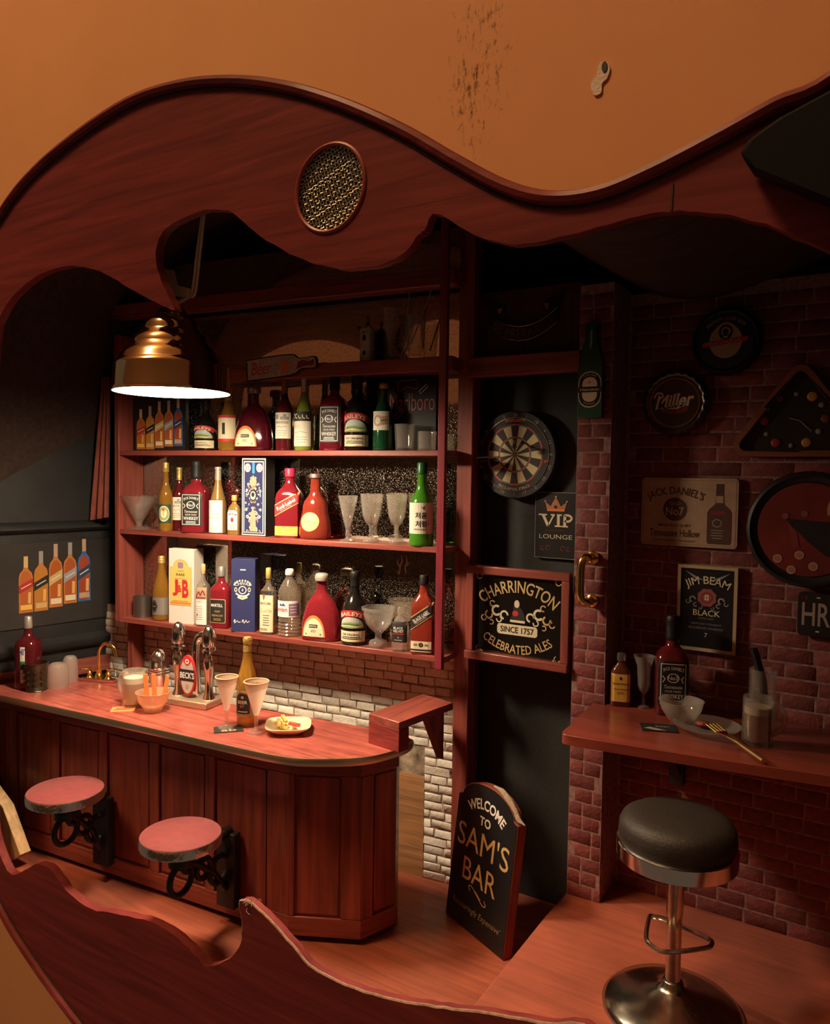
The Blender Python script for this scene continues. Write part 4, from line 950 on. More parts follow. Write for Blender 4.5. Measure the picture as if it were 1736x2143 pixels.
def p_jb(g, h, w):
    g.rect(-w, 0, w, h, pmat('white_carton', (.84, .78, .72), .55), 1)
    g.poly([(-w * .92, .24 * h), (w * .84, .24 * h), (w * .84, .76 * h)] + [(-w * .04 + w * .62 * cos(a), .76 * h + .10 * h * sin(a)) for a in [pi * i / 14 for i in range(15)]] + [(-w * .92, .76 * h)], gold_ink, 2)
    g.poly([(-w * .86, .25 * h), (w * .78, .25 * h), (w * .78, .75 * h)] + [(-w * .04 + w * .56 * cos(a), .755 * h + .09 * h * sin(a)) for a in [pi * i / 14 for i in range(15)]] + [(-w * .86, .75 * h)], pmat('yellow_print', (.86, .60, .16), .6), 3)
    g.rr(-w * .26, .74 * h, w * .18, .82 * h, .01, pmat('lilac', (.34, .22, .38), .6), 4); g.text('JUSTERINI', -w * .04, .70 * h, .020 * h, ink, 4); g.text('RARE', -w * .04, .655 * h, .035 * h, ink, 4, .01, w=w * .7)
    g.text('J', -w * .45, .48 * h, .22 * h, red_ink, 5, .04, w=w * .45); g.text('&', -w * .10, .47 * h, .10 * h, red_ink, 5, .03, w=w * .32); g.text('B', w * .36, .47 * h, .24 * h, red_ink, 5, .04, w=w * .52); g.lines(-w * .7, w * .6, .52 * h, .63 * h, 2, tan, 4, .15); g.text('BLENDED SCOTCH WHISKY', -w * .04, .30 * h, .018 * h, ink, 4, wmax=w * 1.3); g.rect(-w * .86, .265 * h, w * .78, .285 * h, orange_ink, 4)
def p_chivas(g, h, w):
    g.rect(-w * .99, .004 * h, w * .99, h * .996, navy, 1); g.rect(-w * .25, .845 * h, w * .22, .86 * h, white, 2)
    g.text('CHIVAS', -w * .05, .665 * h, .04 * h, white, 3, .01, w=w * 1.3, arc=w * 1.6); g.ring(-w * .05, .575 * h, w * .26, w * .34, white, 3); g.text('8', -w * .05, .575 * h, .035 * h, white, 3)
    for i in range(9): a = pi * (.05 + .9 * i / 8); g.ell(-w * .05 + w * .68 * cos(a), .64 * h + .065 * h * sin(a), w * .075, .016 * h, cream, 3, 10)
    g.stroke([(-w * .6, .53 * h), (-w * .35, .50 * h), (0, .49 * h), (w * .3, .50 * h), (w * .52, .53 * h)], .022 * h, white, 3); g.stroke([(-w * .45, .48 * h), (-w * .05, .455 * h), (w * .35, .48 * h)], .03 * h, cream, 3)
    for s_ in (-1, 1): g.ring(-w * .05 + s_ * w * .56, .58 * h, w * .07, w * .13, cream, 3, 14, k=1.5)
    g.stroke(spline([(-w * .78, .14 * h), (-w * .66, .17 * h), (-w * .70, .12 * h), (-w * .5, .15 * h), (-w * .35, .13 * h), (-w * .2, .14 * h)], 4), .009 * h, white, 3); g.stroke(spline([(-w * .08, .13 * h), (w * .0, .17 * h), (w * .1, .12 * h), (w * .25, .16 * h), (w * .35, .13 * h), (w * .55, .15 * h)], 4), .009 * h, white, 3)
def p_five(g, h, w):
    g.rect(-w, 0, w, h, pmat('dark_card', (.022, .016, .014), .4), 1)
    five_bottles(g, -w * .92, w * .92, .03 * h, .97 * h, 2)
five_cols = [((.45, .12, .03), (.4, .03, .03)), ((.48, .20, .03), (.02, .02, .02)), ((.42, .10, .02), (.62, .45, .20)), ((.40, .09, .03), (.35, .36, .40)), ((.34, .06, .03), (.02, .05, .12))]
def five_bottles(g, x0, x1, z0, z1, l, tops=(.80, .86, .95, .96, 1.0), bases=(0, .0, .03, .06, .07)):
    n = 5; s_ = (x1 - x0) / n; H = z1 - z0
    for i in range(n):
        cx = x0 + s_ * (i + .5); w = s_ * .46; c, st = five_cols[i]; bm = pmat('print_bottle_%d' % i, c, .5); sm = pmat('print_strip_%d' % i, st, .5); b0 = z0 + bases[i] * H; hh = z0 + tops[i] * H - b0
        out = pmat('print_blue', (.03, .14, .42), .5) if i == 4 else pmat('print_glow', (.52, .20, .045), .5)
        prof = [(w, 0), (w, .62), (w * .85, .70), (w * .4, .76), (w * .3, .80), (w * .3, 1)]
        g.poly([(cx + x, b0 + z * hh) for x, z in prof] + [(cx - x, b0 + z * hh) for x, z in reversed(prof)], out, l)
        p2 = [(w * .82, .03), (w * .82, .60), (w * .7, .67), (w * .28, .74)]
        g.poly([(cx + x, b0 + z * hh) for x, z in p2] + [(cx - x, b0 + z * hh) for x, z in reversed(p2)], bm, l + 1)
        g.rect(cx - w * .3, b0 + .80 * hh, cx + w * .3, b0 + hh, [gold_ink, grey_ink, tan, grey_ink, tan][i], l + 2)
        g.poly([(cx - w, b0 + .34 * hh), (cx + w, b0 + .46 * hh), (cx + w, b0 + .60 * hh), (cx - w, b0 + .48 * hh)], sm, l + 2)
        g.stroke([(cx - w * .7, b0 + .43 * hh), (cx + w * .7, b0 + .51 * hh)], .016 * hh, cream, l + 3)
        g.rect(cx - w * .8, b0 + .05 * hh, cx + w * .8, b0 + .14 * hh, [paper_y, gold_ink, cream, cream, tan][i], l + 3)
        g.stroke([(cx + w * .45, b0 + .16 * hh), (cx + w * .5, b0 + .36 * hh)], .05 * hh, pmat('print_shine', (.80, .45, .15)), l + 3)

# ---- shelf B (upper)
zb = ZB
carton('printed_card', 'dark card printed with five slanting label bottles leaning behind the lamp', 338, 832, 128, .10, zb, .10, black, p_five, rz=DEL + .1)
shelf_bottle('cream_liqueur_bottle', 'black cream liqueur bottle just right of the printed five bottle card', 431, 836, 46, .13, zb, CREAM, l_black, CREAMC, black, pr_cream)
shelf_bottle('amber_bottle', 'amber bottle with a red edged cream label beside the pendant lamp', 477, 812, 40, .15, zb, BURG, l_amber, WINEC, gold_foil, pr_white_red)
shelf_bottle('round_cognac_bottle', 'wide plum coloured cognac bottle on the top row of bottles', 531, 822 - 22, 84, .15, zb, XO, l_plum, XOC, pmat('dull_silver', (.45, .43, .42), .35, .8), pr_xo, sy=.55, flat=True, rad=.92)
shelf_bottle('red_wine_bottle', 'dark wine bottle with a cream label beside the green wine bottle', 595, 794, 37, .15, zb, WINE, l_dkred, WINEC, pmat('brown_foil', (.30, .14, .07), .4, .3), pr_wine('MOUTON'))
shelf_bottle('green_wine_bottle', 'slim yellow green wine bottle with a white label', 636, 790, 41, .15, zb, BURG, l_olive, WINEC, silver, pr_green)
shelf_bottle('whiskey_bottle', 'square whiskey bottle with a tall black cap on the top row of bottles', 699, 775, 53, .16, zb, SQ, l_mag, SQC, black, pr_jd, flat=True, sy=.95, rz=DEL + .1)
shelf_bottle('cream_liqueur_bottle', 'black cream liqueur bottle standing before the neon cigarette sign', 748, 783, 54, .16, zb, CREAM, l_black, CREAMC, black, pr_cream)
shelf_bottle('green_beer_bottle', 'dark green beer bottle with a small square label before the neon sign', 801, 803, 44, .16, zb, BEERB, l_dkgreen, BEERC, gold_foil, pr_beerlab)
def tumbler(name, label, q, h, hw, mat, taper=.9, thick=.10, seg=28, flute=0, nfl=0, base=.12, group=None, cat='glass', rz=0):
    t = thing(name, label, cat, q, rz, group); r0 = hw * taper; w = thick * hw
    B().loft([(0, r0 * .96), (.01 * h, r0), (h, hw), (h, hw - w), (base * h, r0 - w), (base * h, .0005)], mat, seg, capt=False, flute=flute, nfl=nfl).build('glass_wall', t, smooth=50)
    return t
q, h, hw = spos(846, 888, 44, .15, zb); tumbler('shot_glass', 'clear fluted shot glass beside the dark green beer bottle', q, h, hw, glass, .85, .14, flute=.02, nfl=14, group='shot glasses on the upper shelf')
q, h, hw = spos(893, 903, 40, .17, zb); tumbler('shot_glass', 'lower shot glass nearest the front post', q, h, hw, glass, .95, .12, flute=.02, nfl=14, group='shot glasses on the upper shelf')
# neon cigarette sign card behind them
q = at_s(838, 940, .03); kk = m_per_px(q)
t = thing('neon_sign_card', 'black card with a red neon cigarette brand sign leaning on the mirror', 'sign', Vector((q.x, q.y, zb)), DEL)
hh = (940 - 778) * kk; ww = 148 / 2 * kk * 1.1
B().box(-ww, -.01, 0, ww, .004, hh, black).build('card', t)
neon = pmat('neon_print', (.55, .12, .10), .5); g = G()
def npx(px, py): return ((px - 838) * kk * 1.12, (940 - py) * kk)
g.text('Marlboro', *npx(862, 838), 36 * kk, neon, 2, -.012, w=92 * kk * 1.12)
hs = [(832, 795), (870, 792), (872, 812), (851, 806), (834, 818), (832, 795)]; g.stroke([npx(*p) for p in hs], .004, neon, 2)
g.stroke([npx(*p) for p in [(876, 817), (891, 803), (894, 808), (879, 822), (876, 817)]], .0035, white, 2); g.stroke([npx(*p) for p in [(824, 868), (840, 856)]], .0035, neon, 2); g.stroke([npx(*p) for p in [(828, 876), (846, 856)]], .0035, neon, 2)
g.build('neon_lettering', t, y=-.01)

# ---- shelf C (middle)
zc = ZC_
def funnel_glass(name, label, q, h, hw, mat, kind):
    t = thing(name, label, 'glass', q)
    if kind == 'cone': pr = [(0, .62), (.03, .62), (.05, .5), (.08, .16), (.16, .15), (.22, .22), (.25, .24), (.6, .62), (.97, 1.0), (1, 1.03), (1, .96), (.62, .56), (.30, .20), (.28, .001)]
    elif kind == 'flute': pr = [(0, .78), (.03, .76), (.05, .4), (.07, .2), (.10, .18), (.14, .26), (.18, .22), (.22, .18), (.30, .26), (.6, .62), (1, 1), (1, .93), (.6, .54), (.30, .16), (.29, .001)]
    elif kind == 'goblet': pr = [(0, .72), (.04, .74), (.08, .6), (.10, .22), (.20, .17), (.24, .24), (.27, .18), (.34, .2), (.42, .55), (.55, .78), (.75, .90), (1, 1), (1, .93), (.75, .83), (.55, .70), (.44, .46), (.40, .001)]
    elif kind == 'bowl': pr = [(0, .58), (.10, .60), (.16, .52), (.20, .22), (.30, .20), (.36, .26), (.44, .5), (.58, .80), (.78, .95), (.92, .98), (.93, 1.08), (1, 1.08), (1, .96), (.78, .88), (.58, .70), (.46, .42), (.42, .001)]
    elif kind == 'tulip': pr = [(0, .62), (.03, .62), (.06, .2), (.22, .16), (.28, .24), (.34, .52), (.45, .70), (.60, .66), (.80, .72), (.95, 1), (1, 1.1), (1, 1.02), (.80, .64), (.60, .58), (.45, .60), (.36, .40), (.33, .001)]
    B().loft([(z * h, r * hw) for z, r in pr], mat, 30, capt=False, flute=.012, nfl=12).build('glass_bowl', t, smooth=60)
    return t
q, h, hw = spos(291, 1037, 78, .15, zc); funnel_glass('dessert_glass', 'funnel shaped clear dessert glass at the left end of the middle shelf', q, h, hw, glass, 'cone')
shelf_bottle('amber_bottle', 'tall amber bottle with a dark green label and yellow roundel', 347, 968, 29, .19, zc, SOJU, l_amber, SOJUC, gold_foil, pr_round_yel)
shelf_bottle('red_wine_bottle', 'dark wine bottle with a white picture label behind the square whiskey bottle', 375, 978, 31, .11, zc, WINE, l_dkred, WINEC, gold_foil, pr_wine('LAFITE'))
shelf_bottle('whiskey_bottle', 'square whiskey bottle of red liquor with a black cap on the middle shelf', 411, 965, 52, .18, zc, SQ, l_red, SQC, black, pr_jd, flat=True, sy=.95, rz=DEL + .25)
shelf_bottle('white_wine_bottle', 'golden white wine bottle with a tall white label on the middle shelf', 456, 977, 36, .17, zc, BURG, l_amber2, WINEC, pmat('pale_foil', (.66, .60, .50), .35, .5), pr_whitewine)
shelf_bottle('bourbon_flask', 'small amber flask bottle with a white label beside the patterned box', 490, 1036, 28, .19, zc, FLASK, l_amber2, FLASKC, pmat('amber_cap', (.72, .36, .10), .4), pr_beam, sy=.6, flat=True, rz=DEL + .15)
carton('ornate_box', 'tall navy box with an ornate white scroll pattern on the middle shelf', 540, 958, 60, .17, zc, .55, black, p_ornate, rz=DEL + .05)
shelf_bottle('scotch_bottle', 'red square scotch bottle with a red slanting label on the middle shelf', 606, 980, 54, .16, zc, JW, l_red, JWC, pmat('red_cap', (.70, .03, .10), .4), pr_jw(red_ink, white, 'Red Label', paper_y, olive_ink), sy=.85, flat=True, rz=DEL + .25)
shelf_bottle('gourd_cognac_bottle', 'gourd shaped red cognac bottle with a round yellow label', 659, 991, 70, .17, zc, GRAPE, l_redor, GRAPEC, pmat('copper_cap', (.42, .28, .22), .4, .6), pr_henn, sy=.7, flat=True, rad=1.0)
q, h, hw = spos(727, 1037, 42, .20, zc); funnel_glass('flute_glass', 'clear cone shaped flute glass beside the gourd shaped bottle', q, h, hw, glass, 'flute')
q, h, hw = spos(776, 1033, 47, .19, zc); funnel_glass('goblet', 'clear thick stemmed goblet next to the flute glass', q, h, hw, glass, 'goblet')['group'] = 'goblets on the middle shelf'
q, h, hw = spos(829, 1034, 44, .17, zc); funnel_glass('goblet', 'clear goblet next to the bright green bottle', q, h, hw, glass, 'goblet')['group'] = 'goblets on the middle shelf'
shelf_bottle('soju_bottle', 'bright green bottle with a white Korean label by the front post', 881, 968, 51, .20, zc, SOJU, l_green, SOJUC, pmat('green_cap', (.01, .09, .03), .35), pr_soju, rz=DEL + .35)

# ---- shelf D (lower)
zd = ZD
q, h, hw = spos(298, 1247, 38, .15, zd); tumbler('metal_cup', 'small brushed steel cup at the left end of the lower shelf', q, h, hw, pmat('steel_cup', (.30, .28, .25), .35, .9), .97, .08, cat='cup')
shelf_bottle('sparkling_bottle', 'amber bottle with a silver label beside the steel cup', 338, 1163, 36, .17, zd, CHAMP, l_amber, CHAMPC, gold_foil, pr_silver)
carton('white_whisky_box', 'tall white whisky box with red lettering on a yellow label', 390, 1147, 60, .16, zd, .6, pmat('white_carton', (.84, .78, .72), .55), p_jb, rz=DEL + .12)
shelf_bottle('vodka_bottle', 'slim clear bottle with a long white label beside the white box', 425, 1180, 27, .20, zd, SLIM, l_clear, SLIMC, pmat('pale_gold_cap', (.74, .52, .26), .4), pr_vodka, sy=.8, flat=True, rz=DEL + .2)
shelf_bottle('brandy_bottle', 'red brandy bottle with a black arched label beside the navy box', 463, 1185, 43, .18, zd, SLIM, l_red, SLIMC, silver, pr_martell, sy=.8, flat=True, rz=DEL + .2)
carton('navy_whisky_box', 'navy blue whisky box with a silver crest and signature', 513, 1168, 50, .18, zd, .75, navy, p_chivas, rz=DEL + .42)
shelf_bottle('white_label_bottle', 'clear slim bottle with a cream label and black band between navy box and water bottle', 561, 1188, 32, .20, zd, SLIM, l_clear, SLIMC, pmat('yellow_foil', (.66, .58, .16), .4, .3), pr_black_lab, sy=.8, flat=True, rz=DEL + .2)
shelf_bottle('water_bottle', 'ribbed clear plastic water bottle with a white label', 605, 1190, 47, .18, zd, EVIAN, l_clear, EVIANC, pmat('white_cap', (.85, .80, .72), .5), pr_evian, rz=DEL + .2)
shelf_bottle('round_cognac_bottle', 'wide red cognac bottle with an arched cream label on the lower shelf', 672, 1190, 84, .18, zd, XO, l_red, XOC, pmat('cream_cap', (.60, .54, .46), .4, .4), pr_xo, sy=.55, flat=True, rad=.92)
shelf_bottle('cream_liqueur_bottle', 'black cream liqueur bottle with a red banner on the lower shelf', 741, 1195, 54, .18, zd, CREAM, l_black, CREAMC, black, pr_cream, neck=(.80, .86, .37, green_ink))
q, h, hw = spos(791, 1270, 66, .19, zd); funnel_glass('footed_bowl_glass', 'wide clear footed bowl glass on the lower shelf', q, h, hw, glass, 'bowl')
shelf_bottle('gin_bottle', 'small clear bottle with a square black label before the footed glass', 837, 1270, 34, .225, zd, FLASK, glass, FLASKC, glass, pr_velvet, sy=.7, flat=True, rz=DEL + .1)
shelf_bottle('scotch_bottle', 'orange red square scotch bottle with a black slanting label by the front post', 885, 1203, 48, .20, zd, JW, l_redor, JWC, black, pr_jw(ink, white, 'BLACK LABEL', cream, ink), sy=.85, flat=True, rz=DEL + .2)

# ---- top ledge A
za_ = ZA
q, h, hw = spos(768, 662, 30, .12, za_)
t = thing('pepper_mill', 'small white bottle shaped mill with a knob on the highest ledge', 'mill', q, DEL)
B().loft([(0, hw * .9, 4), (h * .70, hw * .9, 4), (h * .78, hw * .6, 3), (h * .82, hw * .2)], pmat('mill_white', (.72, .62, .5), .6, var=.2, vscale=30), 24).build('jar', t, smooth=50)
B().loft([(h * .74, hw * .8), (h * .80, hw * .5), (h * .84, hw * .2), (h * .9, hw * .16), (h * .93, hw * .3), (h, hw * .1)], pmat('mill_cap', (.22, .14, .10), .4, .5), 18).build('cap', t)
b = B(); b.tube([(0, 0, h * .78), (-hw * 1.2, -.01, h * .76)], hw * .12, iron, 6); b.ball((-hw * 1.3, -.01, h * .76), hw * .25, hw * .25, hw * .25, iron, 10, 6); b.build('handle', t)
g = G(); g.ell(0, h * .52, hw * .28, h * .07, ink, 1); g.ell(0, h * .2, hw * .25, h * .05, ink, 1); g.text('SALT', 0, h * .64, h * .05, ink, 1); g.build('print', t, y=-hw * .9)
q, h, hw = spos(816, 646, 40, .14, za_); funnel_glass('flute_glass', 'dim tall flute glass on the highest ledge', q, h, hw, glass_dk, 'flute')
q, h, hw = spos(868, 663, 44, .13, za_); tumbler('ledge_tumbler', 'dim flared tumbler holding straws on the highest ledge', q, h, hw, glass_dk, .62, .08)
for i, (a, c) in enumerate((((846, 715), (857, 612)), ((860, 720), (902, 608)))):
    p0 = at_s(*a, .13); p1 = at_s(*c, .11); r_ = Vector((q.x, q.y, za_ + .02))
    tag(B().tube([tuple(p0 - p0), tuple(p1 - p0)], .004, pmat('straw', (.35, .28, .22), .5), 6).build('drinking_straw', loc=p0), ['short pale straw standing steeply by the flared tumbler', 'long pale straw leaning to the right out of the flared tumbler'][i], 'straw')
# beer bottle shaped tin sign leaning on the ledge
q = at_s(588, 768, .20); kk = m_per_px(q)
t = thing('beer_bottle_sign', 'flat tin sign shaped like a lying beer bottle fixed to the high ledge', 'sign', q, DEL, None)
rt = radians(3.5)
def bx_(x, z): return ((x * cos(rt) - z * sin(rt)) * kk * 1.12, (x * sin(rt) + z * cos(rt)) * kk)
outl = spline([(-80, -16), (-74, -22), (20, -20), (40, -12), (52, -8), (76, -10), (80, 0), (76, 14), (50, 14), (38, 16), (20, 25), (-74, 24), (-80, 18)], 3, True)
B().prism([bx_(*p) for p in outl], .012, black).build('tin', t)
g = G(); ins = [(x * .96, z * .90) for x, z in outl]; g.poly([bx_(*p) for p in ins], pmat('faded_tin', (.50, .42, .36), .6, var=.25, vscale=30), 1)
g.text('Beer', *bx_(-44, 2), 26 * kk, red_ink, 2, .0, shear=.2, rot=rt, w=50 * kk); g.poly([bx_(*p) for p in [(0, -14), (18, -13), (18, 18), (0, 17)]], tan, 2); g.poly([bx_(*p) for p in [(2, -12), (16, -11), (16, 10), (2, 9)]], orange_ink, 3); g.poly([bx_(*p) for p in circ(22, 2, 7, 9, 14)], tan, 1.5); g.poly([bx_(*p) for p in [(34, -8), (52, -4), (72, -4), (74, 8), (60, 4), (50, 9), (38, 6)]], dred, 2); g.lines(*[a * kk for a in (-18, -4)], *[a * kk for a in (-6, 6)], 2, tan, 2)
g.build('print', t, y=0)
# ============================================================ ON THE COUNTER
def cpos(px, py): return at_z(px, py, TOP_Z)
def ctop_h(q, px, top):   # height of something standing at q whose top shows at pixel row top
    return CAM.z - 0 - q.z - 0 if False else at_plane(px, top, q, Vector((sin(radians(33)), -cos(radians(33)), 0))).z - q.z
def stand(px, base, top, wpx, z=None):
    q = at_z(px, base, TOP_Z if z is None else z); h = ctop_h(q, px, top); return q, h, wpx / 2 * m_per_px(q + Vector((0, 0, h / 2)))
VIEW = radians(33)
q, h, hw = stand(60, 1438, 1290, 46); bottle('bitters_bottle', 'dark red bottle with a white and green label by the black side wall', q, h, hw, SLIM, l_dkred, SLIMC, silver, pr_bitter, rz=VIEW - .05)
q, h, hw = stand(76, 1444, 1386, 48)
t = thing('pewter_mug', 'dark embossed metal tumbler in front of the bitters bottle', 'mug', q, VIEW); pew = pmat('pewter', (.10, .085, .06), .35, .9, bump=.5, bscale=40)
B().loft([(0, hw * .88), (.02 * h, hw * .92), (.06 * h, hw * .86), (.90 * h, hw * .96), (.95 * h, hw * 1.04), (h, hw * 1.04), (h, hw * .9), (.1 * h, hw * .8), (.1 * h, .001)], pew, 26, capt=False).build('cup_wall', t, smooth=50)
b = B(); [b.ball((hw * .93 * sin(a), -hw * .93 * cos(a), z * h), hw * .16, hw * .12, h * .07, pew, 8, 5) for a in (-.9, -.3, .3, .9) for z in (.3, .5, .7)]
o_ = b.build('embossed_relief', t); o_['kind'] = 'stuff'
def upturned(px, base, top, w, label):
    q, h, hw = stand(px, base, top, w); t = thing('upturned_glass', label, 'glass', q, 0, 'upside down tumblers on the counter')
    B().loft([(0, hw), (.04 * h, hw), (.5 * h, hw * .96), (.85 * h, hw * .90), (.95 * h, hw * .74), (h, hw * .6), (h * .96, hw * .58), (h * .9, hw * .001)], frost, 26, capb=False, capt=False, flute=.015, nfl=10).build('glass_wall', t, smooth=60)
upturned(121, 1437, 1388, 44, 'frosted upside down tumbler nearer the counter front')
upturned(147, 1425, 1373, 32, 'frosted upside down tumbler nearer the brass tap')
# brass tap
q = cpos(207, 1425); k = m_per_px(q)
t = thing('brass_tap', 'gold swan neck tap with two small handles on a wooden base', 'tap', q, VIEW - .22)
B().box(-42 * k, -.04, 0, 42 * k, .04, .014, wood_x).build('base_board', t, bevel=.002)
B().box(-36 * k, -.022, .014, 36 * k, .022, .020, gold).build('plate', t, bevel=.002)
b = B(); b.loft([(.02, 9 * k), (.05, 7 * k), (.055, 5 * k), (22 * k, 5 * k), (30 * k, 4.5 * k)], gold, 16); 
arc_ = [(0, 0, 28 * k), (0, 0, 58 * k)] + [(20 * k - 20 * k * cos(a), -0.00, 58 * k + 22 * k * sin(a)) for a in [pi * .12 * i for i in range(1, 8)]] + [(41 * k, 0, 54 * k)]
b.tube(spline(arc_, 3), 3.4 * k, gold, 10); b.build('spout', t, smooth=50)
for s_ in (-1, 1):
    b = B(); b.loft([(.02, 8 * k), (.03, 5 * k), (14 * k, 4 * k), (18 * k, 6 * k), (22 * k, 3 * k), (26 * k, 3.5 * k), (28 * k, 1 * k)], gold, 14, cx=s_ * 22 * k)
    b.tube([(s_ * 22 * k, 0, 23 * k), (s_ * 38 * k, -.0, 23 * k)], 1.6 * k, gold, 6); b.ball((s_ * 39 * k, 0, 23 * k), 2.5 * k, 2.5 * k, 2.5 * k, gold, 8, 6); b.build('tap_handle', t, smooth=50)
# beer mug
def mug(name, label, q, h, hw, side, beer, gm, fill=.75, rz=VIEW):
    t = thing(name, label, 'mug', q, rz)
    B().loft([(0, hw * .95), (.02 * h, hw), (.97 * h, hw * .97), (h, hw * .96), (h, hw * .86), (.10 * h, hw * .86), (.10 * h, .001)], gm, 28, capt=False, flute=.012, nfl=10).build('glass_wall', t, smooth=50)
    B().loft([(.11 * h, hw * .84), (fill * h * .82, hw * .84)], beer, 26).build('beer', t); B().loft([(fill * h * .82, hw * .845), (fill * h, hw * .845)], foam if beer == l_beer else pmat('dim_foam', (.5, .4, .28), .8), 26).build('foam', t)
    ar = [(side * (hw * .9), 0, .86 * h)] + [(side * (hw * .92 + hw * .85 * sin(a)), 0, .55 * h + .33 * h * cos(a)) for a in [pi * i / 10 for i in range(1, 10)]] + [(side * hw * .92, 0, .2 * h)]
    B().tube(ar, hw * .17, frost, 10).build('handle', t, smooth=60); return t
q, h, hw = stand(281, 1477, 1402, 50); mug('beer_mug', 'glass mug of foaming beer beside the orange stick bowl', q, h, hw, -1, l_beer, glass, .80, VIEW - .5)
q = cpos(258, 1485); k = m_per_px(q); t = thing('beer_mat', 'small orange printed beer mat under the beer mug', 'coaster', q, VIEW + .2)
B().box(-24 * k, -.05, 0, 24 * k, .05, .004, pmat('orange_mat', (.72, .30, .10), .7)).build('card', t); b = B(); b.box(-18 * k, -.02, .004, 16 * k, -.008, .0046, red_ink); b.box(-14 * k, .005, .004, 18 * k, .02, .0046, red_ink); o_ = b.build('print', t); o_['kind'] = 'stuff'
# bowl with orange sticks
q, h, hw = stand(320, 1488, 1447, 70)
t = thing('snack_bowl', 'frosted pink glass bowl of orange sticks on the counter', 'bowl', q, VIEW)
B().loft([(0, hw * .50), (.06 * h, hw * .52), (.2 * h, hw * .58), (.3 * h, hw * .66), (.55 * h, hw * .86), (.9 * h, hw * .97), (.95 * h, hw * 1.02), (h, hw * 1.02), (h, hw * .95), (.5 * h, hw * .76), (.25 * h, hw * .5), (.22 * h, .001)], glass_mat('pink_frost', (1, .86, .74), .62, (.95, .66, .46)), 32, capt=False, flute=.015, nfl=14).build('bowl_wall', t, smooth=60)
orst = pmat('orange_stick', (.90, .26, .06), .6, var=.15, vscale=20)
for i, (a, c, w) in enumerate((((-12, 24), (-16, 78), 10), ((2, 22), (0, 78), 9), ((20, 22), (28, 74), 8))):
    k = m_per_px(q); o_ = B().bar((a[0] * k, -.0 + .01 * i, a[1] * k), (c[0] * k, .012 * i, c[1] * k), w * k, .006, orst, up=(0, 1, 0)).build('orange_stick', loc=q, rz=VIEW, bevel=.002)
    tag(o_, ['broad orange paper stick leaning left in the snack bowl', 'upright orange paper stick in the middle of the snack bowl', 'narrow orange paper stick leaning right in the snack bowl'][i], 'stick', 'orange sticks in the bowl')
# beer tap tower
q0 = cpos(403, 1470); k = m_per_px(q0)
tw = thing('beer_tap_tower', 'silver beer tap stand with two turned handles and an oval badge', 'beer tap', q0, VIEW - .42)
dirty = pmat('silvered_base', (.50, .36, .26), .4, .6, bump=.4, bscale=50)
B().box(-62 * k, -.10, 0, 62 * k, .10, 14 * k, dirty).build('drip_tray', tw, bevel=.006)
hp = [(0, 13), (4, 12), (12, 8.5), (40, 7.5), (62, 10.5), (78, 12), (88, 8), (92, 6), (95, 6), (97, 14), (102, 14), (104, 8), (108, 8), (110, 13), (116, 14.5), (130, 15), (142, 12.5), (150, 8), (154, 2)]
for x in (-38, 42): B().loft([((z + 13) * k, r * k) for z, r in hp], chrome, 24, cx=x * k, cy=.0).build('tap_handle', tw, smooth=50)
sp = [(4, 14), (4, 60), (3, 100)] + [(24 - 20 * cos(a), 118 + 24 * sin(a)) for a in [pi * .1 * i for i in range(0, 9)]] + [(46, 112)]
B().tube([(x * k, .02, z * k) for x, z in spline(sp, 2)], 9 * k, chrome, 12).build('spout', tw, smooth=60)
bd = thing if False else None
oval = circ(0, 0, 20, 42, 30)
def ofn(x, y, z): return ((x + 2) * k, -.055 + y, (z + 62) * k)
bdg = B().prism(oval, .014, red_ink, frame=ofn).build('badge', tw, bevel=.002)
g = G(); g.ell(0, 0, 17, 38, pmat('badge_silver', (.62, .58, .54), .4, .3), 1); g.rect(-19, -12, 19, 12, ink, 2); g.text("BECK'S", 0, 0, 13, white, 3, .02, w=36); g.poly([(-11, 30), (-9, 38), (0, 41), (9, 38), (11, 30), (4, 22), (0, 20), (-4, 22)], red_ink, 2); g.ring(0, 29, 2.5, 5, white, 3); g.ell(0, -24, 4, 5, grey_ink, 2)
g.build('badge_print', bdg, fn=lambda x, z, l: ((x + 2) * k, -.0555 - l, (z + 62) * k))
# shaker
q, h, hw = stand(333, 1450, 1358, 43)
t = thing('cocktail_shaker', 'polished steel shaker with ringed waist behind the snack bowl', 'shaker', q)
B().loft([(0, hw * .75), (.42 * h, hw * .95), (.44 * h, hw * 1.02), (.47 * h, hw * 1.02), (.48 * h, hw * .95), (.50 * h, hw * 1.02), (.53 * h, hw * 1.02), (.54 * h, hw * .95), (.56 * h, hw * 1.02), (.59 * h, hw * 1.02), (.60 * h, hw * .94)], chrome, 30).build('tin', t, smooth=40)
B().loft([(.60 * h, hw * .93), (.75 * h, hw * .90), (.86 * h, hw * .76), (.94 * h, hw * .5), (.985 * h, hw * .25), (h, .001)], chrome, 30).build('dome_cap', t, smooth=60)
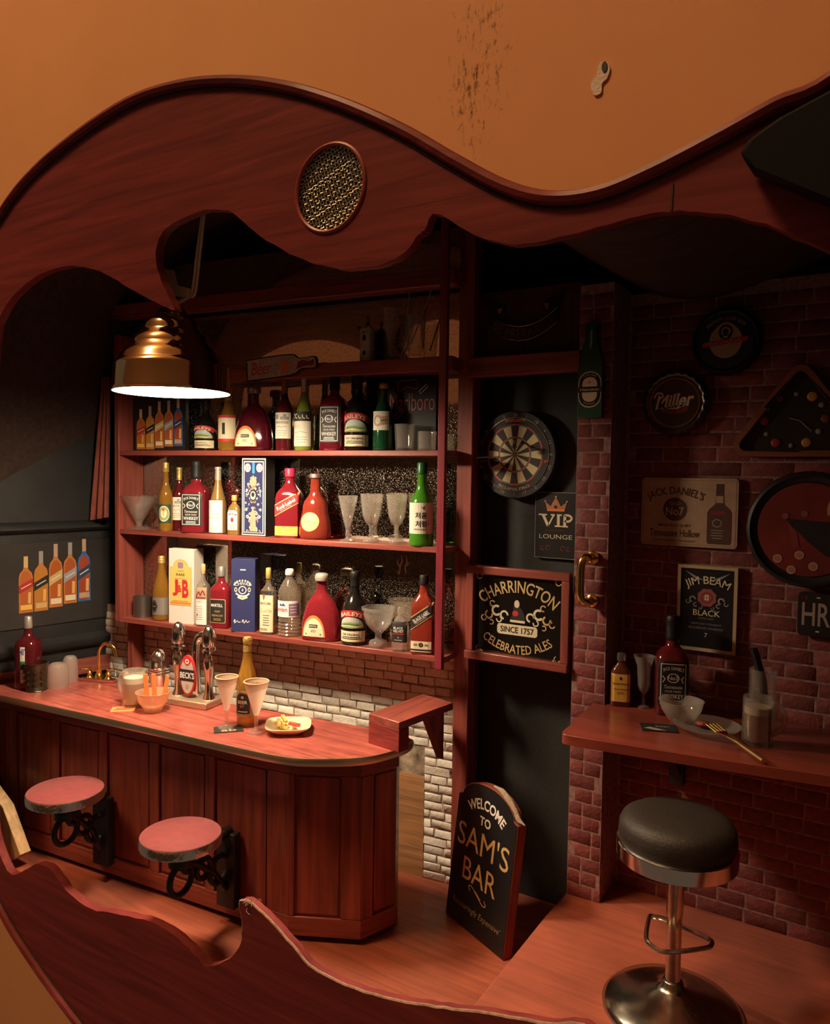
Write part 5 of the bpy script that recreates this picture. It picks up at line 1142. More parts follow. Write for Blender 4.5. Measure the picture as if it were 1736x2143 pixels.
# beer bottle, flutes, coaster, plate
q, h, hw = stand(517, 1517, 1333, 44); bottle('beer_bottle', 'tall golden beer bottle with a black label between two milky flutes', q, h, hw, BEERB, l_amber, BEERC, gold_foil, pr_beer, rz=VIEW - .25, neck=(.84, .93, .41, gold_foil))
for px, base, top, w, lb in ((474, 1524, 1418, 47, 'milky cone flute standing on the dark coaster left of the beer bottle'), (536, 1533, 1426, 52, 'milky cone flute right of the beer bottle next to the snack plate')):
    q, h, hw = stand(px, base, top, w); t = thing('cocktail_flute', lb, 'glass', q, 0, 'milky drinks on the counter'); q.z += .0
    zz = .0045 if px < 500 else 0; t.location = q + Vector((0, 0, zz))
    B().loft([(z * h, r * hw) for z, r in [(0, .74), (.03, .72), (.05, .3), (.08, .16), (.14, .15), (.30, .17), (.36, .24)]], glass, 26).build('stem', t, smooth=60)
    B().loft([(z * h, r * hw) for z, r in [(.34, .20), (.5, .40), (.9, .90), (1, 1.0), (1, .95), (.92, .86)]], frostpink, 30, capt=False).build('bowl', t, smooth=60)
    B().tube([(hw * .985 * cos(a), hw * .985 * sin(a), h) for a in [2 * pi * i / 30 for i in range(30)]], .004, pmat('sugar_rim', (.78, .40, .22), .7), 6, True).build('rim', t)
q = cpos(478, 1527); k = m_per_px(q); t = thing('coaster', 'black coaster with gold script under the left flute', 'coaster', q, VIEW + .28)
B().box(-30 * k, -.05, 0, 30 * k, .05, .004, ink).build('card', t); g = G(); g.text('ab', .0, -.0, .04, tan, 1, .02, w=.08); g.build('lettering', t, fn=lambda x, z, l: (x, z - .02, .004 + l))
q = cpos(603, 1530); k = m_per_px(q); t = thing('snack_plate', 'square cream dish of yellow chips on the counter', 'plate', q, VIEW + .1)
pw = 46 * k
B().loft([(0, pw * .62, 4), (.008, pw * .66, 4), (.035, pw * 1.0, 4), (.042, pw * 1.03, 4), (.042, pw * .95, 4), (.012, pw * .60, 4), (.011, .001)], pmat('cream_china', (.80, .70, .46), .35, coat=.3), 36, capt=False).build('dish', t, smooth=60)
chip = pmat('chip_yellow', (.82, .55, .16), .6, var=.2, vscale=40); rnd = random.Random(5)
for i in range(9):
    a = rnd.uniform(0, pi); x, y = rnd.uniform(-.4, .4) * pw, rnd.uniform(-.35, .35) * pw; L_ = rnd.uniform(.35, .55) * pw; z0 = .022 + .008 * (i % 4)
    o_ = B().bar((x - cos(a) * L_ / 2, y - sin(a) * L_ / 2, z0), (x + cos(a) * L_ / 2, y + sin(a) * L_ / 2, z0 + rnd.uniform(0, .02)), .02, .016, chip if i != 6 else pmat('chip_red', (.66, .08, .06), .5)).build('potato_chip', loc=q, rz=VIEW, bevel=.003)
    tag(o_, 'thick yellow chip piled in the square cream dish' if i != 6 else 'reddish chip on top of the yellow chips', 'food', 'chips in the square dish')

# ============================================================ ON THE WALL TABLE
def tpos(px, py): return at_z(px, py, TZ)
q, h, hw = stand(1297, 1476, 1366, 42, TZ); bottle('scotch_flask', 'small dark flask bottle with a yellow label by the brick pillar', q, h, hw, FLASK, l_brown, FLASKC, glass_dk, pr_scotch, sy=.6, flat=True, rz=VIEW - .25)
q, h, hw = stand(1345, 1480, 1372, 40, TZ); funnel_glass('tulip_glass', 'dusty tulip shaped stem glass between the two bottles on the wall table', q, h, hw, glass_mat('dusty_glass', (.9, .88, .85), .45, (.55, .5, .46)), 'tulip')
q, h, hw = stand(1402, 1490, 1288, 66, TZ); bottle('whiskey_bottle', 'large square whiskey bottle with a black label on the wall table', q, h, hw, SQ, liquor('dark_red_liquor', (.18, .015, .02), .3), SQC, black, pr_jd, flat=True, sy=.95, rz=VIEW - .2)
q, h, hw = stand(1424, 1512, 1465, 90, TZ)
t = thing('ribbed_bowl', 'empty ribbed frosted glass bowl on the wall table', 'bowl', q)
B().loft([(0, hw * .45), (.05 * h, hw * .48), (.3 * h, hw * .70), (.6 * h, hw * .90), (.92 * h, hw * .98), (h, hw * 1.02), (h, hw * .94), (.6 * h, hw * .82), (.3 * h, hw * .6), (.12 * h, hw * .38), (.1 * h, .001)], frost, 42, capt=False, flute=.03, nfl=21).build('bowl_wall', t, smooth=60)
q = tpos(1378, 1524); k = m_per_px(q); t = thing('beer_mat', 'dark printed beer mat left of the glass plate', 'coaster', q, VIEW - .15)
B().box(-36 * k, -.055, 0, 36 * k, .055, .004, ink).build('card', t); g = G(); g.poly([(-.07, -.02), (-.02, -.045), (.03, -.045), (-.04, .0)], tan, 1); g.text('beer', .02, .015, .025, grey_ink, 1, .01); g.build('print', t, fn=lambda x, z, l: (x, z, .004 + l))
q = tpos(1478, 1531); k = m_per_px(q); t = thing('glass_plate', 'clear glass plate with a dark red morsel on the wall table', 'plate', q)
pw = 68 * k
B().loft([(0, pw * .55), (.006, pw * .6), (.03, pw * .96), (.036, pw), (.036, pw * .96), (.012, pw * .55), (.01, .001)], frost, 40, capt=False).build('dish', t, smooth=60)
tag(B().ball((0, 0, 0), .035, .028, .014, pmat('morsel', (.28, .05, .03), .6, bump=.6, bscale=60), 14, 8).build('meat_morsel', loc=q + Vector((-.02, .01, .03))), 'dark red morsel of food on the glass plate', 'food')
a = at_z(1490, 1522, TZ + .05); c = at_z(1597, 1592, TZ + .02); k = m_per_px(a)
t = thing('gold_fork', 'shiny gold fork resting on the plate rim', 'fork', a); d_ = (c - a); e_ = d_.normalized(); sd = Vector((-e_.y, e_.x, 0)).normalized()
B().tube([tuple(d_ * .28), tuple(d_ * .5 + Vector((0, 0, .006))), tuple(d_)], [.006, .009, .011], pmat('bright_gold', (1.0, .74, .32), .22, 1), 8).build('handle', t)
B().prism([(-.028, .18), (.028, .18), (.012, .29), (-.012, .29)], .006, gold, frame=lambda x, y, z: tuple(sd * x + d_ * z + Vector((0, 0, y + .002)))).build('head', t)
for i in range(4): x = -.024 + .016 * i; B().tube([tuple(sd * x + d_ * .19 + Vector((0, 0, .005))), tuple(sd * x * 1.1 + d_ * -.02 + Vector((0, 0, .012)))], .0042, gold, 6).build('tine', t)
q, h, hw = stand(1583, 1556, 1458, 62, TZ); mug('dark_beer_mug', 'glass mug of dim beer at the shaded end of the wall table', q, h, hw, 1, liquor('dim_beer', (.30, .10, .04), .5), glass_dk, .80, VIEW - .1)
q, h, hw = stand(1592, 1528, 1400, 52, TZ); t = tumbler('dark_jar', 'clear lumpy jar standing behind the dim beer mug', q, h, hw, glass_dk, .98, .1, flute=.05, nfl=8, cat='jar')
tag(B().tube([(.02, 0, .02), (.0, 0, h * .8), (-.045, .0, h + .09)], .018, black, 8).build('black_muddler', loc=q), 'short black stick standing in the lumpy jar', 'stick')

# ============================================================ SIGNS ON THE WALLS
def wall_frame(pts, Y):
    """average frame of a wall-hung rectangle from its four corners in the photo: tl tr br bl"""
    P = [at_y(*p, Y) for p in pts]; c = sum(P, Vector()) / 4; w = ((P[1].x - P[0].x) + (P[2].x - P[3].x)) / 4; h = ((P[0].z - P[3].z) + (P[1].z - P[2].z)) / 4
    return c, w, h
# left poster
P4 = [at_l(*p, .016) for p in [(0, 1148), (228, 1118), (230, 1288), (0, 1345)]]
def lt(p): return (p - LW0).dot(LWU)
t0, t1 = -1.0, lt(at_l(229, 1200, .016)) ; z0, z1 = at_l(115, 1305, .016).z, at_l(115, 1133, .016).z
pc = LW0 + LWU * ((t0 + t1) / 2) + LWN * .016; ps = thing('whisky_poster', 'black poster showing five whisky bottles on the padded side wall', 'poster', Vector((pc.x, pc.y, (z0 + z1) / 2)), atan2(LWU.y, LWU.x))
hw, hh = (t1 - t0) / 2, (z1 - z0) / 2
B().box(-hw, -.006, -hh, hw, .004, hh, pmat('poster_black', (.03, .028, .028), .35, var=.25, vscale=3)).build('sheet', ps)
g = G()
def lp_(px, py): p = at_l(px, py, .02); return (lt(p) - (t0 + t1) / 2, p.z - (z0 + z1) / 2)
xa = lp_(38, 1270)[0]; xb = lp_(190, 1250)[0]; za0 = lp_(55, 1282)[1]; zb0 = lp_(172, 1128)[1]
five_bottles(g, xa, xb, za0, zb0, 1)
g.build('printed_bottles', ps, y=-.006)

# towel beside the shelf
tq = at_s(214, 1090, .10); top_ = at_s(228, 790, .10)
t = thing('bar_towel', 'red and cream folded towel hanging beside the shelves', 'towel', Vector((tq.x, tq.y, 0)), DEL)
zt0, zt1 = tq.z, top_.z; vs = []; nx = 15; nz = 10
b = B()
for j in range(nz + 1):
    f_ = j / nz
    for i in range(nx + 1):
        u_ = i / nx; wdt = .17 - .10 * f_; x = (u_ - .5) * wdt + .07 * f_; vs.append((x, -.03 * sin(u_ * 5 * pi) * (1 - .5 * f_) - .02, zt0 + (zt1 - zt0) * f_ + .03 * u_ * (1 - f_)))
fs = [(j * (nx + 1) + i, j * (nx + 1) + i + 1, (j + 1) * (nx + 1) + i + 1, (j + 1) * (nx + 1) + i) for j in range(nz) for i in range(nx)]
b.add(vs, [f for f in fs if True], cloth_red)
o_ = b.build('cloth', t, smooth=80); so = o_.modifiers.new('thick', 'SOLIDIFY'); so.thickness = .012
o_.data.materials.append(cloth_cream)
for p in o_.data.polygons:
    if p.center.z < zt0 + .05: p.material_index = 1
tag(t, 'red and cream folded towel hanging beside the shelves', 'towel')

# framed mirror sign between post and pillar
c, w, h = wall_frame([(985, 1185), (1196, 1195), (1190, 1408), (976, 1372)], 3.87)
cs = thing('ale_mirror_sign', 'square gilt lettered mirror sign in a red wooden frame below the dart board', 'sign', c)
w *= 1.01; fw = .045
for nm, bxs, m in (('frame_rail', (-w, -.03, h - fw, w, .02, h), wood_x), ('frame_rail', (-w, -.045, -h, w, .02, -h + fw), wood_x), ('frame_stile', (-w, -.03, -h + fw, -w + fw, .02, h - fw), wood_z), ('frame_stile', (w - fw, -.03, -h + fw, w, .02, h - fw), wood_z)):
    B().box(*bxs, m).build(nm, cs, bevel=.004)
B().box(-w + fw, -.004, -h + fw, w - fw, .012, h - fw, sign_glass).build('glass', cs)
g = G(); A_ = w - fw; gi = gold_ink
g.text('CHARRINGTON', 0, A_ * .62, A_ * .26, gi, 2, .012, w=A_ * 1.9, arc=A_ * 1.35)
g.rr(-A_ * .46, -A_ * .40, A_ * .46, -A_ * .18, A_ * .06, cream, 2); g.text('SINCE 1757', 0, -A_ * .29, A_ * .13, ink, 3, .02, w=A_ * .76)
cv = [(-A_ * .85, -A_ * .38), (-A_ * .45, -A_ * .62), (0, -A_ * .72), (A_ * .45, -A_ * .62), (A_ * .85, -A_ * .38)]
g.text('CELEBRATED ALES', 0, -A_ * .70, A_ * .19, gi, 2, .012, w=A_ * 1.62, arc=-A_ * 1.3)
for s_ in (-1, 1):
    for cx, cz, r, a in ((.30, .0, .10, 0), (.48, .08, .12, 1), (.66, -.02, .10, 2), (.42, -.10, .07, 3), (.58, .22, .07, .5), (.78, -.10, .07, 1.5), (.60, -.18, .06, 4)):
        g.ring(s_ * A_ * cx, A_ * cz, A_ * r * .6, A_ * r, cream if cx < .5 else gi, 2, 16, a, a + 4.6)
    for sz in (-1, 1):
        g.poly([(s_ * A_ * (.84 + .05 * cos(j * 1.2566)), sz * A_ * .84 + A_ * .06 * sin(j * 1.2566)) for j in range(5)], pmat('ochre', (.62, .36, .12), .5), 2); g.ring(s_ * A_ * .80, sz * A_ * .90, A_ * .05, A_ * .07, gi, 2, 12, 0, 4); g.ring(s_ * A_ * .90, sz * A_ * .78, A_ * .05, A_ * .07, gi, 2, 12, 2, 6)
g.poly([(x * A_, z * A_) for x, z in spline([(-.14, -.10), (.16, -.12), (.14, .10), (.06, .20), (.05, .32), (-.03, .34), (-.08, .22), (-.10, .06)], 3, True)], ink, 3); g.ell(-.01 * A_, .26 * A_, .06 * A_, .08 * A_, cream, 4); g.ell(-.04 * A_, .06 * A_, .07 * A_, .06 * A_, red_ink, 4); g.rect(-.16 * A_, -.13 * A_, .18 * A_, -.08 * A_, cream, 4)
g.build('gilt_lettering', cs, y=-.004)

# VIP lounge sign
c, w, h = wall_frame([(1124, 1029), (1208, 1032), (1206, 1173), (1122, 1164)], 4.04)
vs_ = thing('lounge_sign', 'small black sign with a crown and gold lettering beside the pillar', 'sign', c); w *= 1.05
B().box(-w, -.012, -h, w, .012, h, pmat('sign_black', (.016, .015, .016), .35)).build('board', vs_, bevel=.002)
g = G(); g.frame(-w, -h, w, h, .0025, grey_ink, 1)
x0 = -w * .78; VH = h * .34; yb = -h * .02
def vip(g, m):
    def ser(cx, y, ww): g.rect(cx - ww / 2, y - .004, cx + ww / 2, y + .004, m, 3)
    g.stroke([(-w * .62, yb + VH), (-w * .36, yb)], .016, m, 2); g.stroke([(-w * .10, yb + VH), (-w * .36, yb)], .009, m, 2); ser(-w * .62, yb + VH, .05); ser(-w * .10, yb + VH, .035)
    g.stroke([(w * .12, yb), (w * .12, yb + VH)], .016, m, 2); ser(w * .12, yb, .04); ser(w * .12, yb + VH, .04)
    g.stroke([(w * .42, yb), (w * .42, yb + VH)], .016, m, 2); ser(w * .42, yb, .04); g.stroke(spline([(w * .38, yb + VH), (w * .62, yb + VH * .98), (w * .74, yb + VH * .74), (w * .62, yb + VH * .48), (w * .42, yb + VH * .46)], 4), .012, m, 2)
vip(g, cream); g.rect(-w * .5, -h * .15, w * .4, -h * .14, dred, 2); g.text('LOUNGE', 0, -h * .34, h * .13, cream, 2, -.006, w=w * 1.55)
cr_ = [(-.42, .44), (-.52, .72), (-.26, .58), (-.02, .86), (.22, .58), (.50, .72), (.40, .44)]; g.poly([(x * w, z * h) for x, z in cr_], pmat('copper_print', (.50, .20, .10), .4, .4), 2); g.rect(-.42 * w, .43 * h, .40 * w, .50 * h, orange_ink, 3); g.ell(-.02 * w, .56 * h, .08 * w, .05 * h, ink, 3); [g.ell(x * w, z * h, .045 * w, .03 * h, tan, 3, 10) for x, z in ((-.52, .73), (-.02, .87), (.5, .73))]
for s_ in (-1, 1): g.ring(s_ * w * .35, -h * .68, w * .08, w * .11, dred, 2, 14, 0, 5); g.ring(s_ * w * .62, -h * .70, w * .07, w * .10, dred, 2, 14, 1, 6)
g.build('lettering', vs_, y=-.012)

# dart board
c = at_y(1084, 952, 4.02); R = .243
db = thing('dart_board', 'round black and cream dart board hanging in the recess', 'dart board', c)
B().loft([(0, R), (.004, R * 1.0), (.04, R), (.046, R * .985), (.046, .001)], pmat('board_black', (.022, .020, .020), .6), 56).build('board', db).rotation_euler = (pi / 2, 0, 0)
g = G(); dcr = pmat('dart_cream', (.74, .62, .36), .7); drd = pmat('dart_red', (.50, .08, .08), .6); dgr = pmat('dart_green', (.10, .13, .07), .6)
for i in range(20):
    a0 = pi / 2 - pi / 20 + i * pi / 10; a1 = a0 + pi / 10
    m1 = ink if i % 2 == 0 else dcr; m2 = drd if i % 2 == 0 else dgr
    for r0, r1, m in ((.06, .37, m1), (.37, .41, m2), (.41, .66, m1), (.66, .70, m2)): g.ring(0, 0, r0 * R, r1 * R, m, 1, 4, a0, a1)
g.ell(0, 0, .06 * R, .06 * R, dgr, 1.2, 18); g.ell(0, 0, .03 * R, .03 * R, drd, 1.5, 14)
for i, n_ in enumerate([20, 1, 18, 4, 13, 6, 10, 15, 2, 17, 3, 19, 7, 16, 8, 11, 14, 9, 12, 5]):
    a = pi / 2 - i * pi / 10; g.text(str(n_), .90 * R * cos(a), .90 * R * sin(a), .075 * R, grey_ink if i else cream, 2, 0, rot=(a - pi / 2) if sin(a) > -.2 else a + pi / 2)
g.text('unicorn', 0, .785 * R, .085 * R, orange_ink, 2, .02, w=.50 * R); g.text('ECLIPSE PRO', 0, -.785 * R, .06 * R, tan, 2, .02, w=.80 * R, arc=-.78 * R)
g.text('pro', -.80 * R, -.16 * R, .07 * R, orange_ink, 2); g.text('pro', .80 * R, -.16 * R, .07 * R, orange_ink, 2)
g.build('face_print', db, y=-.046)
B().tube([(.84 * R * cos(a), -.05, .84 * R * sin(a)) for a in [2 * pi * i / 60 for i in range(60)]], .0018, nickel, 5, True).build('number_ring_wire', db)
def dart(label, tip, tail, fm):
    tip = Vector(tip); tail = Vector(tail); t = thing('dart', label, 'dart', c + tip, 0, 'darts in the dart board'); d = tail - tip; e = d.normalized(); s1 = e.cross(Vector((0, 0, 1))).normalized(); s2 = e.cross(s1)
    B().tube([(0, 0, 0), tuple(d * .25)], .002, nickel, 5).build('point', t); B().tube([tuple(d * .25), tuple(d * .3), tuple(d * .6), tuple(d * .65)], [.003, .0065, .0065, .003], pmat('dart_barrel', (.30, .28, .26), .3, .9), 8).build('barrel', t); B().tube([tuple(d * .65), tuple(d * .8)], .003, black, 6).build('shaft', t)
    for s_ in (s1, s2): B().prism([(-.018, .84), (0, .78), (.018, .84), (.018, .97), (-.018, .97)], .0015, fm, frame=lambda x, y, z, s_=s_: tuple(s_ * x + d * z + (s1 if s_ is s2 else s2) * y)).build('flight', t)
dart('dark dart stuck near the top of the dart board', (0, -.046, R * .38), (.05, -.17, R * .13), pmat('dark_flight', (.12, .10, .09), .5))
dart('dart with a red flight stuck in the left of the dart board', (-R * .36, -.046, -.01), (-R * 1.12, -.15, -.02), pmat('red_flight', (.22, .03, .03), .5))

# scroll plaque above
c = at_y(1096, 665, 3.915); k = m_per_px(c)
sp_ = thing('motto_scroll', 'black scroll shaped metal plaque with raised lettering above the recess', 'plaque', c)
def band(x): return (x * x) / 118.0 * .62 - 34
xs = [-78 + 12 * i for i in range(14)]
upl = [(x, band(x) + 14 + 3) for x in xs]; lol = [(x, band(x) - 16) for x in xs]
scm = pmat('scroll_metal', (.035, .032, .03), .35, .6)
B().prism([(x * k, z * k) for x, z in lol + upl[::-1]], .014, scm, frame=lambda x, y, z: (x, -.02 + y, z)).build('band', sp_, bevel=.002)
for s_ in (-1, 1):
    pts = [(-s_ * 0 + s_ * 84, band(84) + 0), (s_ * 92, 46), (s_ * 70, 30), (s_ * 45, 26), (s_ * 46, 16), (s_ * 56, 10), (s_ * 68, 8)]
    B().prism([(x * k, z * k) for x, z in [(s_ * 76, 2), (s_ * 80, 24), (s_ * 94, 52), (s_ * 72, 32), (s_ * 44, 26), (s_ * 46, 12), (s_ * 52, 16), (s_ * 64, 20), (s_ * 62, 4)]], .012, scm, frame=lambda x, y, z: (x, -.014 + y, z)).build('scroll_end', sp_)
    B().prism([(x * k, z * k) for x, z in [(s_ * 46, 24), (s_ * 60, 23), (s_ * 54, 10)]], .004, pmat('worn_gold', (.45, .33, .16), .35, .8), frame=lambda x, y, z: (x, -.019 + y, z)).build('gilt_fold', sp_)
for ln, off in ((lol, 2), (upl, -2)): B().tube([(x * k, -.022, (z + off) * k) for x, z in ln], .0022, pmat('scroll_line', (.22, .19, .17), .3, .9), 5).build('raised_rim', sp_)
g = G(); g.text('BE PREPARED', 0, -34 * k, 19 * k, pmat('raised_letters', (.13, .11, .10), .3, .8), 1, -.008, w=142 * k, arc=-95 * k)
g.build('raised_lettering', sp_, y=-.0205)

# green bottle shaped sign and brass handle on the pillar
c, w, h = wall_frame([(1208, 676), (1266, 676), (1263, 872), (1208, 878)], 3.83)
bs = thing('green_bottle_sign', 'green beer bottle shaped wall sign high on the brick pillar', 'sign', c); w *= .92
bo = [(-1, -1), (1, -1), (1, .05), (.92, .2), (.62, .52), (.50, .66), (.46, .97), (.42, 1)]
bo = [(x * w, z * h) for x, z in bo] + [(-x * w, z * h) for x, z in reversed(bo[2:])]
B().prism(bo, .03, pmat('sign_green', (.012, .075, .04), .35), frame=lambda x, y, z: (x, -.01 + y, z)).build('panel', bs, bevel=.004)
g = G(); g.poly(rrect(-w * .92, -h * .78, w * .92, h * -.02, w * .85), cream, 1); g.poly(rrect(-w * .86, -h * .755, w * .86, h * -.045, w * .80), ink, 2); g.poly(rrect(-w * .60, -h * .66, w * .60, h * -.14, w * .55), cream, 3); g.rect(-w * .92, -h * .46, w * .92, -h * .34, ink, 4); g.text('Heineken', 0, -h * .40, h * .055, cream, 5, .01, w=w * 1.5); g.poly([(w * .13 * cos(pi / 2 + j * pi / 5) * (1 if j % 2 == 0 else .4), -h * .25 + w * .13 * sin(pi / 2 + j * pi / 5) * (1 if j % 2 == 0 else .4)) for j in range(10)], red_ink, 5)
g.text('LAGER BEER', 0, -h * .09, h * .03, cream, 4, 0, w=w * 1.1, arc=w * .9); g.text('Premium', 0, -h * .70, h * .03, cream, 4, 0, w=w * .9, arc=-w * .9); g.text('Heineken', 0, h * .66, w * .22, cream, 2, 0, rot=pi / 2, w=h * .36)
g.build('print', bs, y=-.010)
c = at_y(1232, 1210, 3.85); k = m_per_px(c)
dh = thing('door_pull', 'shiny brass pull handle on the brick pillar', 'handle', c)
pts = [(8, 0, 44), (6, -22, 46), (-2, -30, 44), (-7, -34, 30), (-8, -34, 0), (-8, -34, -30), (-3, -30, -46), (5, -22, -48), (8, 0, -46)]
B().tube([(x * k, y * k * .8, z * k) for x, y, z in spline(pts, 4)], 8.5 * k, gold, 12).build('grip', dh, smooth=60)
for z in (44, -46): B().loft([(0, 13 * k), (.008, 13 * k), (.014, 9 * k)], gold, 18).build('rose', dh).matrix_local = Matrix.Translation((8 * k, .0, z * k)) @ Matrix.Rotation(pi / 2, 4, 'X')

# two bottle cap signs
def cap_sign(name, label, px, py, r, fn, rim, notch=.03):
    c = at_y(px, py, 4.07); R = r * m_per_px(c); t = thing(name, label, 'sign', c)
    B().loft([(0, R), (.006, R * 1.0), (.028, R * .96), (.04, R * .88), (.034, R * .82), (.03, .001)], rim, 84, flute=notch, nfl=21).build('cap_disc', t, smooth=60).rotation_euler = (pi / 2, 0, 0)
    g = G(); fn(g, R); g.build('print', t, y=-.036); return t
def f_pils(g, R):
    g.ell(0, 0, .80 * R, .80 * R, pmat('cap_navy', (.018, .022, .04), .4), 1, 40); g.text('PREMIUM LAGER BEER', 0, .66 * R, .10 * R, tan, 2, 0, w=1.2 * R, arc=.7 * R); g.poly([(x * R, z * R) for x, z in spline([(0, .56), (.36, .30), (.46, -.05), (.30, -.38), (0, -.50), (-.30, -.38), (-.46, -.05), (-.36, .30)], 3, True)], tan, 2); g.ell(0, .26 * R, .20 * R, .22 * R, ink, 3); g.ring(0, .28 * R, .08 * R, .13 * R, tan, 4); g.rect(-.06 * R, .08 * R, .06 * R, .22 * R, tan, 4)
    g.poly([(-.66 * R, -.16 * R), (.60 * R, -.04 * R), (.62 * R, .10 * R), (-.64 * R, -.02 * R)], red_ink, 4); g.text('BAVARIA', 0, -.03 * R, .09 * R, tan, 5, .012, w=.9 * R, rot=.09)
cap_sign('bottle_cap_sign', 'round navy bottle cap sign with a cream shield high on the brick wall', 1521, 716, 71, f_pils, pmat('cap_dark', (.02, .022, .03), .35, .4), .008)
def f_mill(g, R):
    g.ell(0, 0, .80 * R, .80 * R, pmat('cap_brown', (.035, .02, .012), .3), 1, 40); g.ring(0, 0, .72 * R, .745 * R, pmat('cap_bronze', (.32, .16, .05), .35, .7), 2, 40); g.poly(circ(0, -.2 * R, .42 * R, .14 * R, 20), dred, 2); g.text('Miller', .02 * R, .06 * R, .42 * R, cream, 3, .03, w=1.12 * R, shear=.3, rot=.10); g.poly([(-.50 * R, -.16 * R), (.30 * R, -.06 * R), (.10 * R, -.20 * R)], cream, 3); g.stroke(spline([(-.62 * R, .16 * R), (-.52 * R, .30 * R), (-.36 * R, .26 * R), (-.42 * R, .02 * R)], 4), .05 * R, cream, 3)
cap_sign('bottle_cap_sign', 'round brown bottle cap sign with script lettering and a crimped metal rim', 1415, 844, 68, f_mill, pmat('cap_metal', (.16, .13, .11), .3, .8), .022)

# triangular billiard rack clock
c = at_y(1672, 880, 4.06); k = m_per_px(c); tc_ = thing('billiard_rack_clock', 'triangular billiard rack clock with pool ball numerals on the brick wall', 'clock', c)
def rtri(s): 
    V = [(0, 118), (-128, -72), (128, -72)]; o = []; r = 16 * s
    cs_ = [(0, 102 - 20), (-104, -56), (104, -56)]
    for (cx, cz), a0 in zip(cs_, (radians(28), radians(150), radians(270))):
        pass
    for (cx, cz), a0, a1 in (((0, 90), radians(30), radians(150)), ((-102, -50), radians(150), radians(270)), ((102, -50), radians(270), radians(390))):
        o += [(cx * (.0 + 1) + r * 1.6 * cos(a0 + (a1 - a0) * i / 6), cz + r * 1.6 * sin(a0 + (a1 - a0) * i / 6)) for i in range(7)]
    return o
ot = [(x * k, z * k) for x, z in rtri(1.0)]; it = [(x * k, z * k) for x, z in rtri(.50)]
B().prism(ot, .05, pmat('rack_wood', (.25, .085, .05), .5, wood='x', dark=.8), holes=[it], frame=lambda x, y, z: (x, -.02 + y, z)).build('rack_frame', tc_, bevel=.003)
B().prism(it, .01, pmat('clock_black', (.015, .017, .016), .5), frame=lambda x, y, z: (x, .015 + y, z)).build('clock_face', tc_)
bc = [(1632, 832, 0, 7), (1664, 824, 1, 5), (1694, 830, 2, 10), (1712, 848, 1, 6), (1608, 853, 1, 5), (1720, 877, 0, 9), (1603, 879, 3, 9), (1608, 907, 1, 5), (1627, 926, 3, 10), (1657, 932, 1, 5), (1686, 926, 2, 10), (1708, 903, 1, 6)]
cm_ = [pmat('ball_plum', (.20, .05, .06), .3), pmat('ball_grey', (.30, .28, .26), .3), pmat('ball_yellow', (.60, .32, .06), .3), pmat('ball_red', (.42, .05, .05), .3)]
for px, py, ci, r in bc:
    x, z = (px - 1672) * k, (880 - py) * k; b = B(); b.ball((x, .012, z), r * k, .006, r * k, cm_[ci], 14, 8); b.build('pool_ball', tc_)
B().bar((0, .005, 0), (-.045, .005, .012), .004, .002, grey_ink, up=(0, 1, 0)).build('clock_hand', tc_); B().bar((0, .004, 0), (.05, .004, -.05), .004, .002, grey_ink, up=(0, 1, 0)).build('clock_hand', tc_)

# tin sign with bottle
c, w, h = wall_frame([(1345, 998), (1548, 1003), (1541, 1150), (1340, 1138)], 4.075)
ts = thing('whiskey_tin_sign', 'tan tin sign with brown lettering and a whiskey bottle picture', 'sign', c)
B().prism(rrect(-w, -h, w, h, .02), .012, tan, frame=lambda x, y, z: (x, -.006 + y, z)).build('tin_plate', ts, bevel=.002)
br = pmat('brown_print', (.085, .035, .025), .6); g = G(); X = -w * .28
g.frame(-w * .96, -h * .94, w * .96, h * .94, .003, pmat('tan_dark', (.36, .22, .14), .6), 1); g.text("JACK DANIEL'S", X, h * .60, h * .30, br, 2, .014, w=w * 1.22, arc=w * 1.3); g.ell(X, h * .08, w * .25, h * .34, br, 2, 30); g.text('OLD', X, h * .25, h * .10, tan, 3, .01, w=w * .22); g.text('No7', X, h * .02, h * .24, tan, 3, .02, w=w * .38); g.text('MADE IN A QUIET', X, -h * .40, h * .09, br, 2, .01, w=w * .68); g.text('Tennessee Hollow', X, -h * .62, h * .22, br, 2, .012, w=w * 1.05); g.text('SOUR MASH WHISKEY', X, -h * .84, h * .06, br, 2, 0, w=w * .9)
bx0 = w * .63; bp_ = [(.22, -.88), (.24, -.8), (.24, .02), (.20, .12), (.09, .26), (.075, .6), (.075, .84)]
g.poly([(bx0 + x * w, z * h) for x, z in bp_] + [(bx0 - x * w, z * h) for x, z in reversed(bp_)], br, 2); g.rect(bx0 - .075 * w, .30 * h, bx0 + .075 * w, .50 * h, tan, 3); g.rect(bx0 - .16 * w, -.04 * h, bx0 + .12 * w, .06 * h, dred, 3); g.ell(bx0 - .04 * w, -.28 * h, .1 * w, .12 * h, grey_ink, 3); g.ell(bx0 - .04 * w, -.28 * h, .08 * w, .09 * h, br, 4); g.lines(bx0 - .17 * w, bx0 + .1 * w, -.75 * h, -.45 * h, 4, grey_ink, 3, .3)
g.build('print', ts, y=-.006)

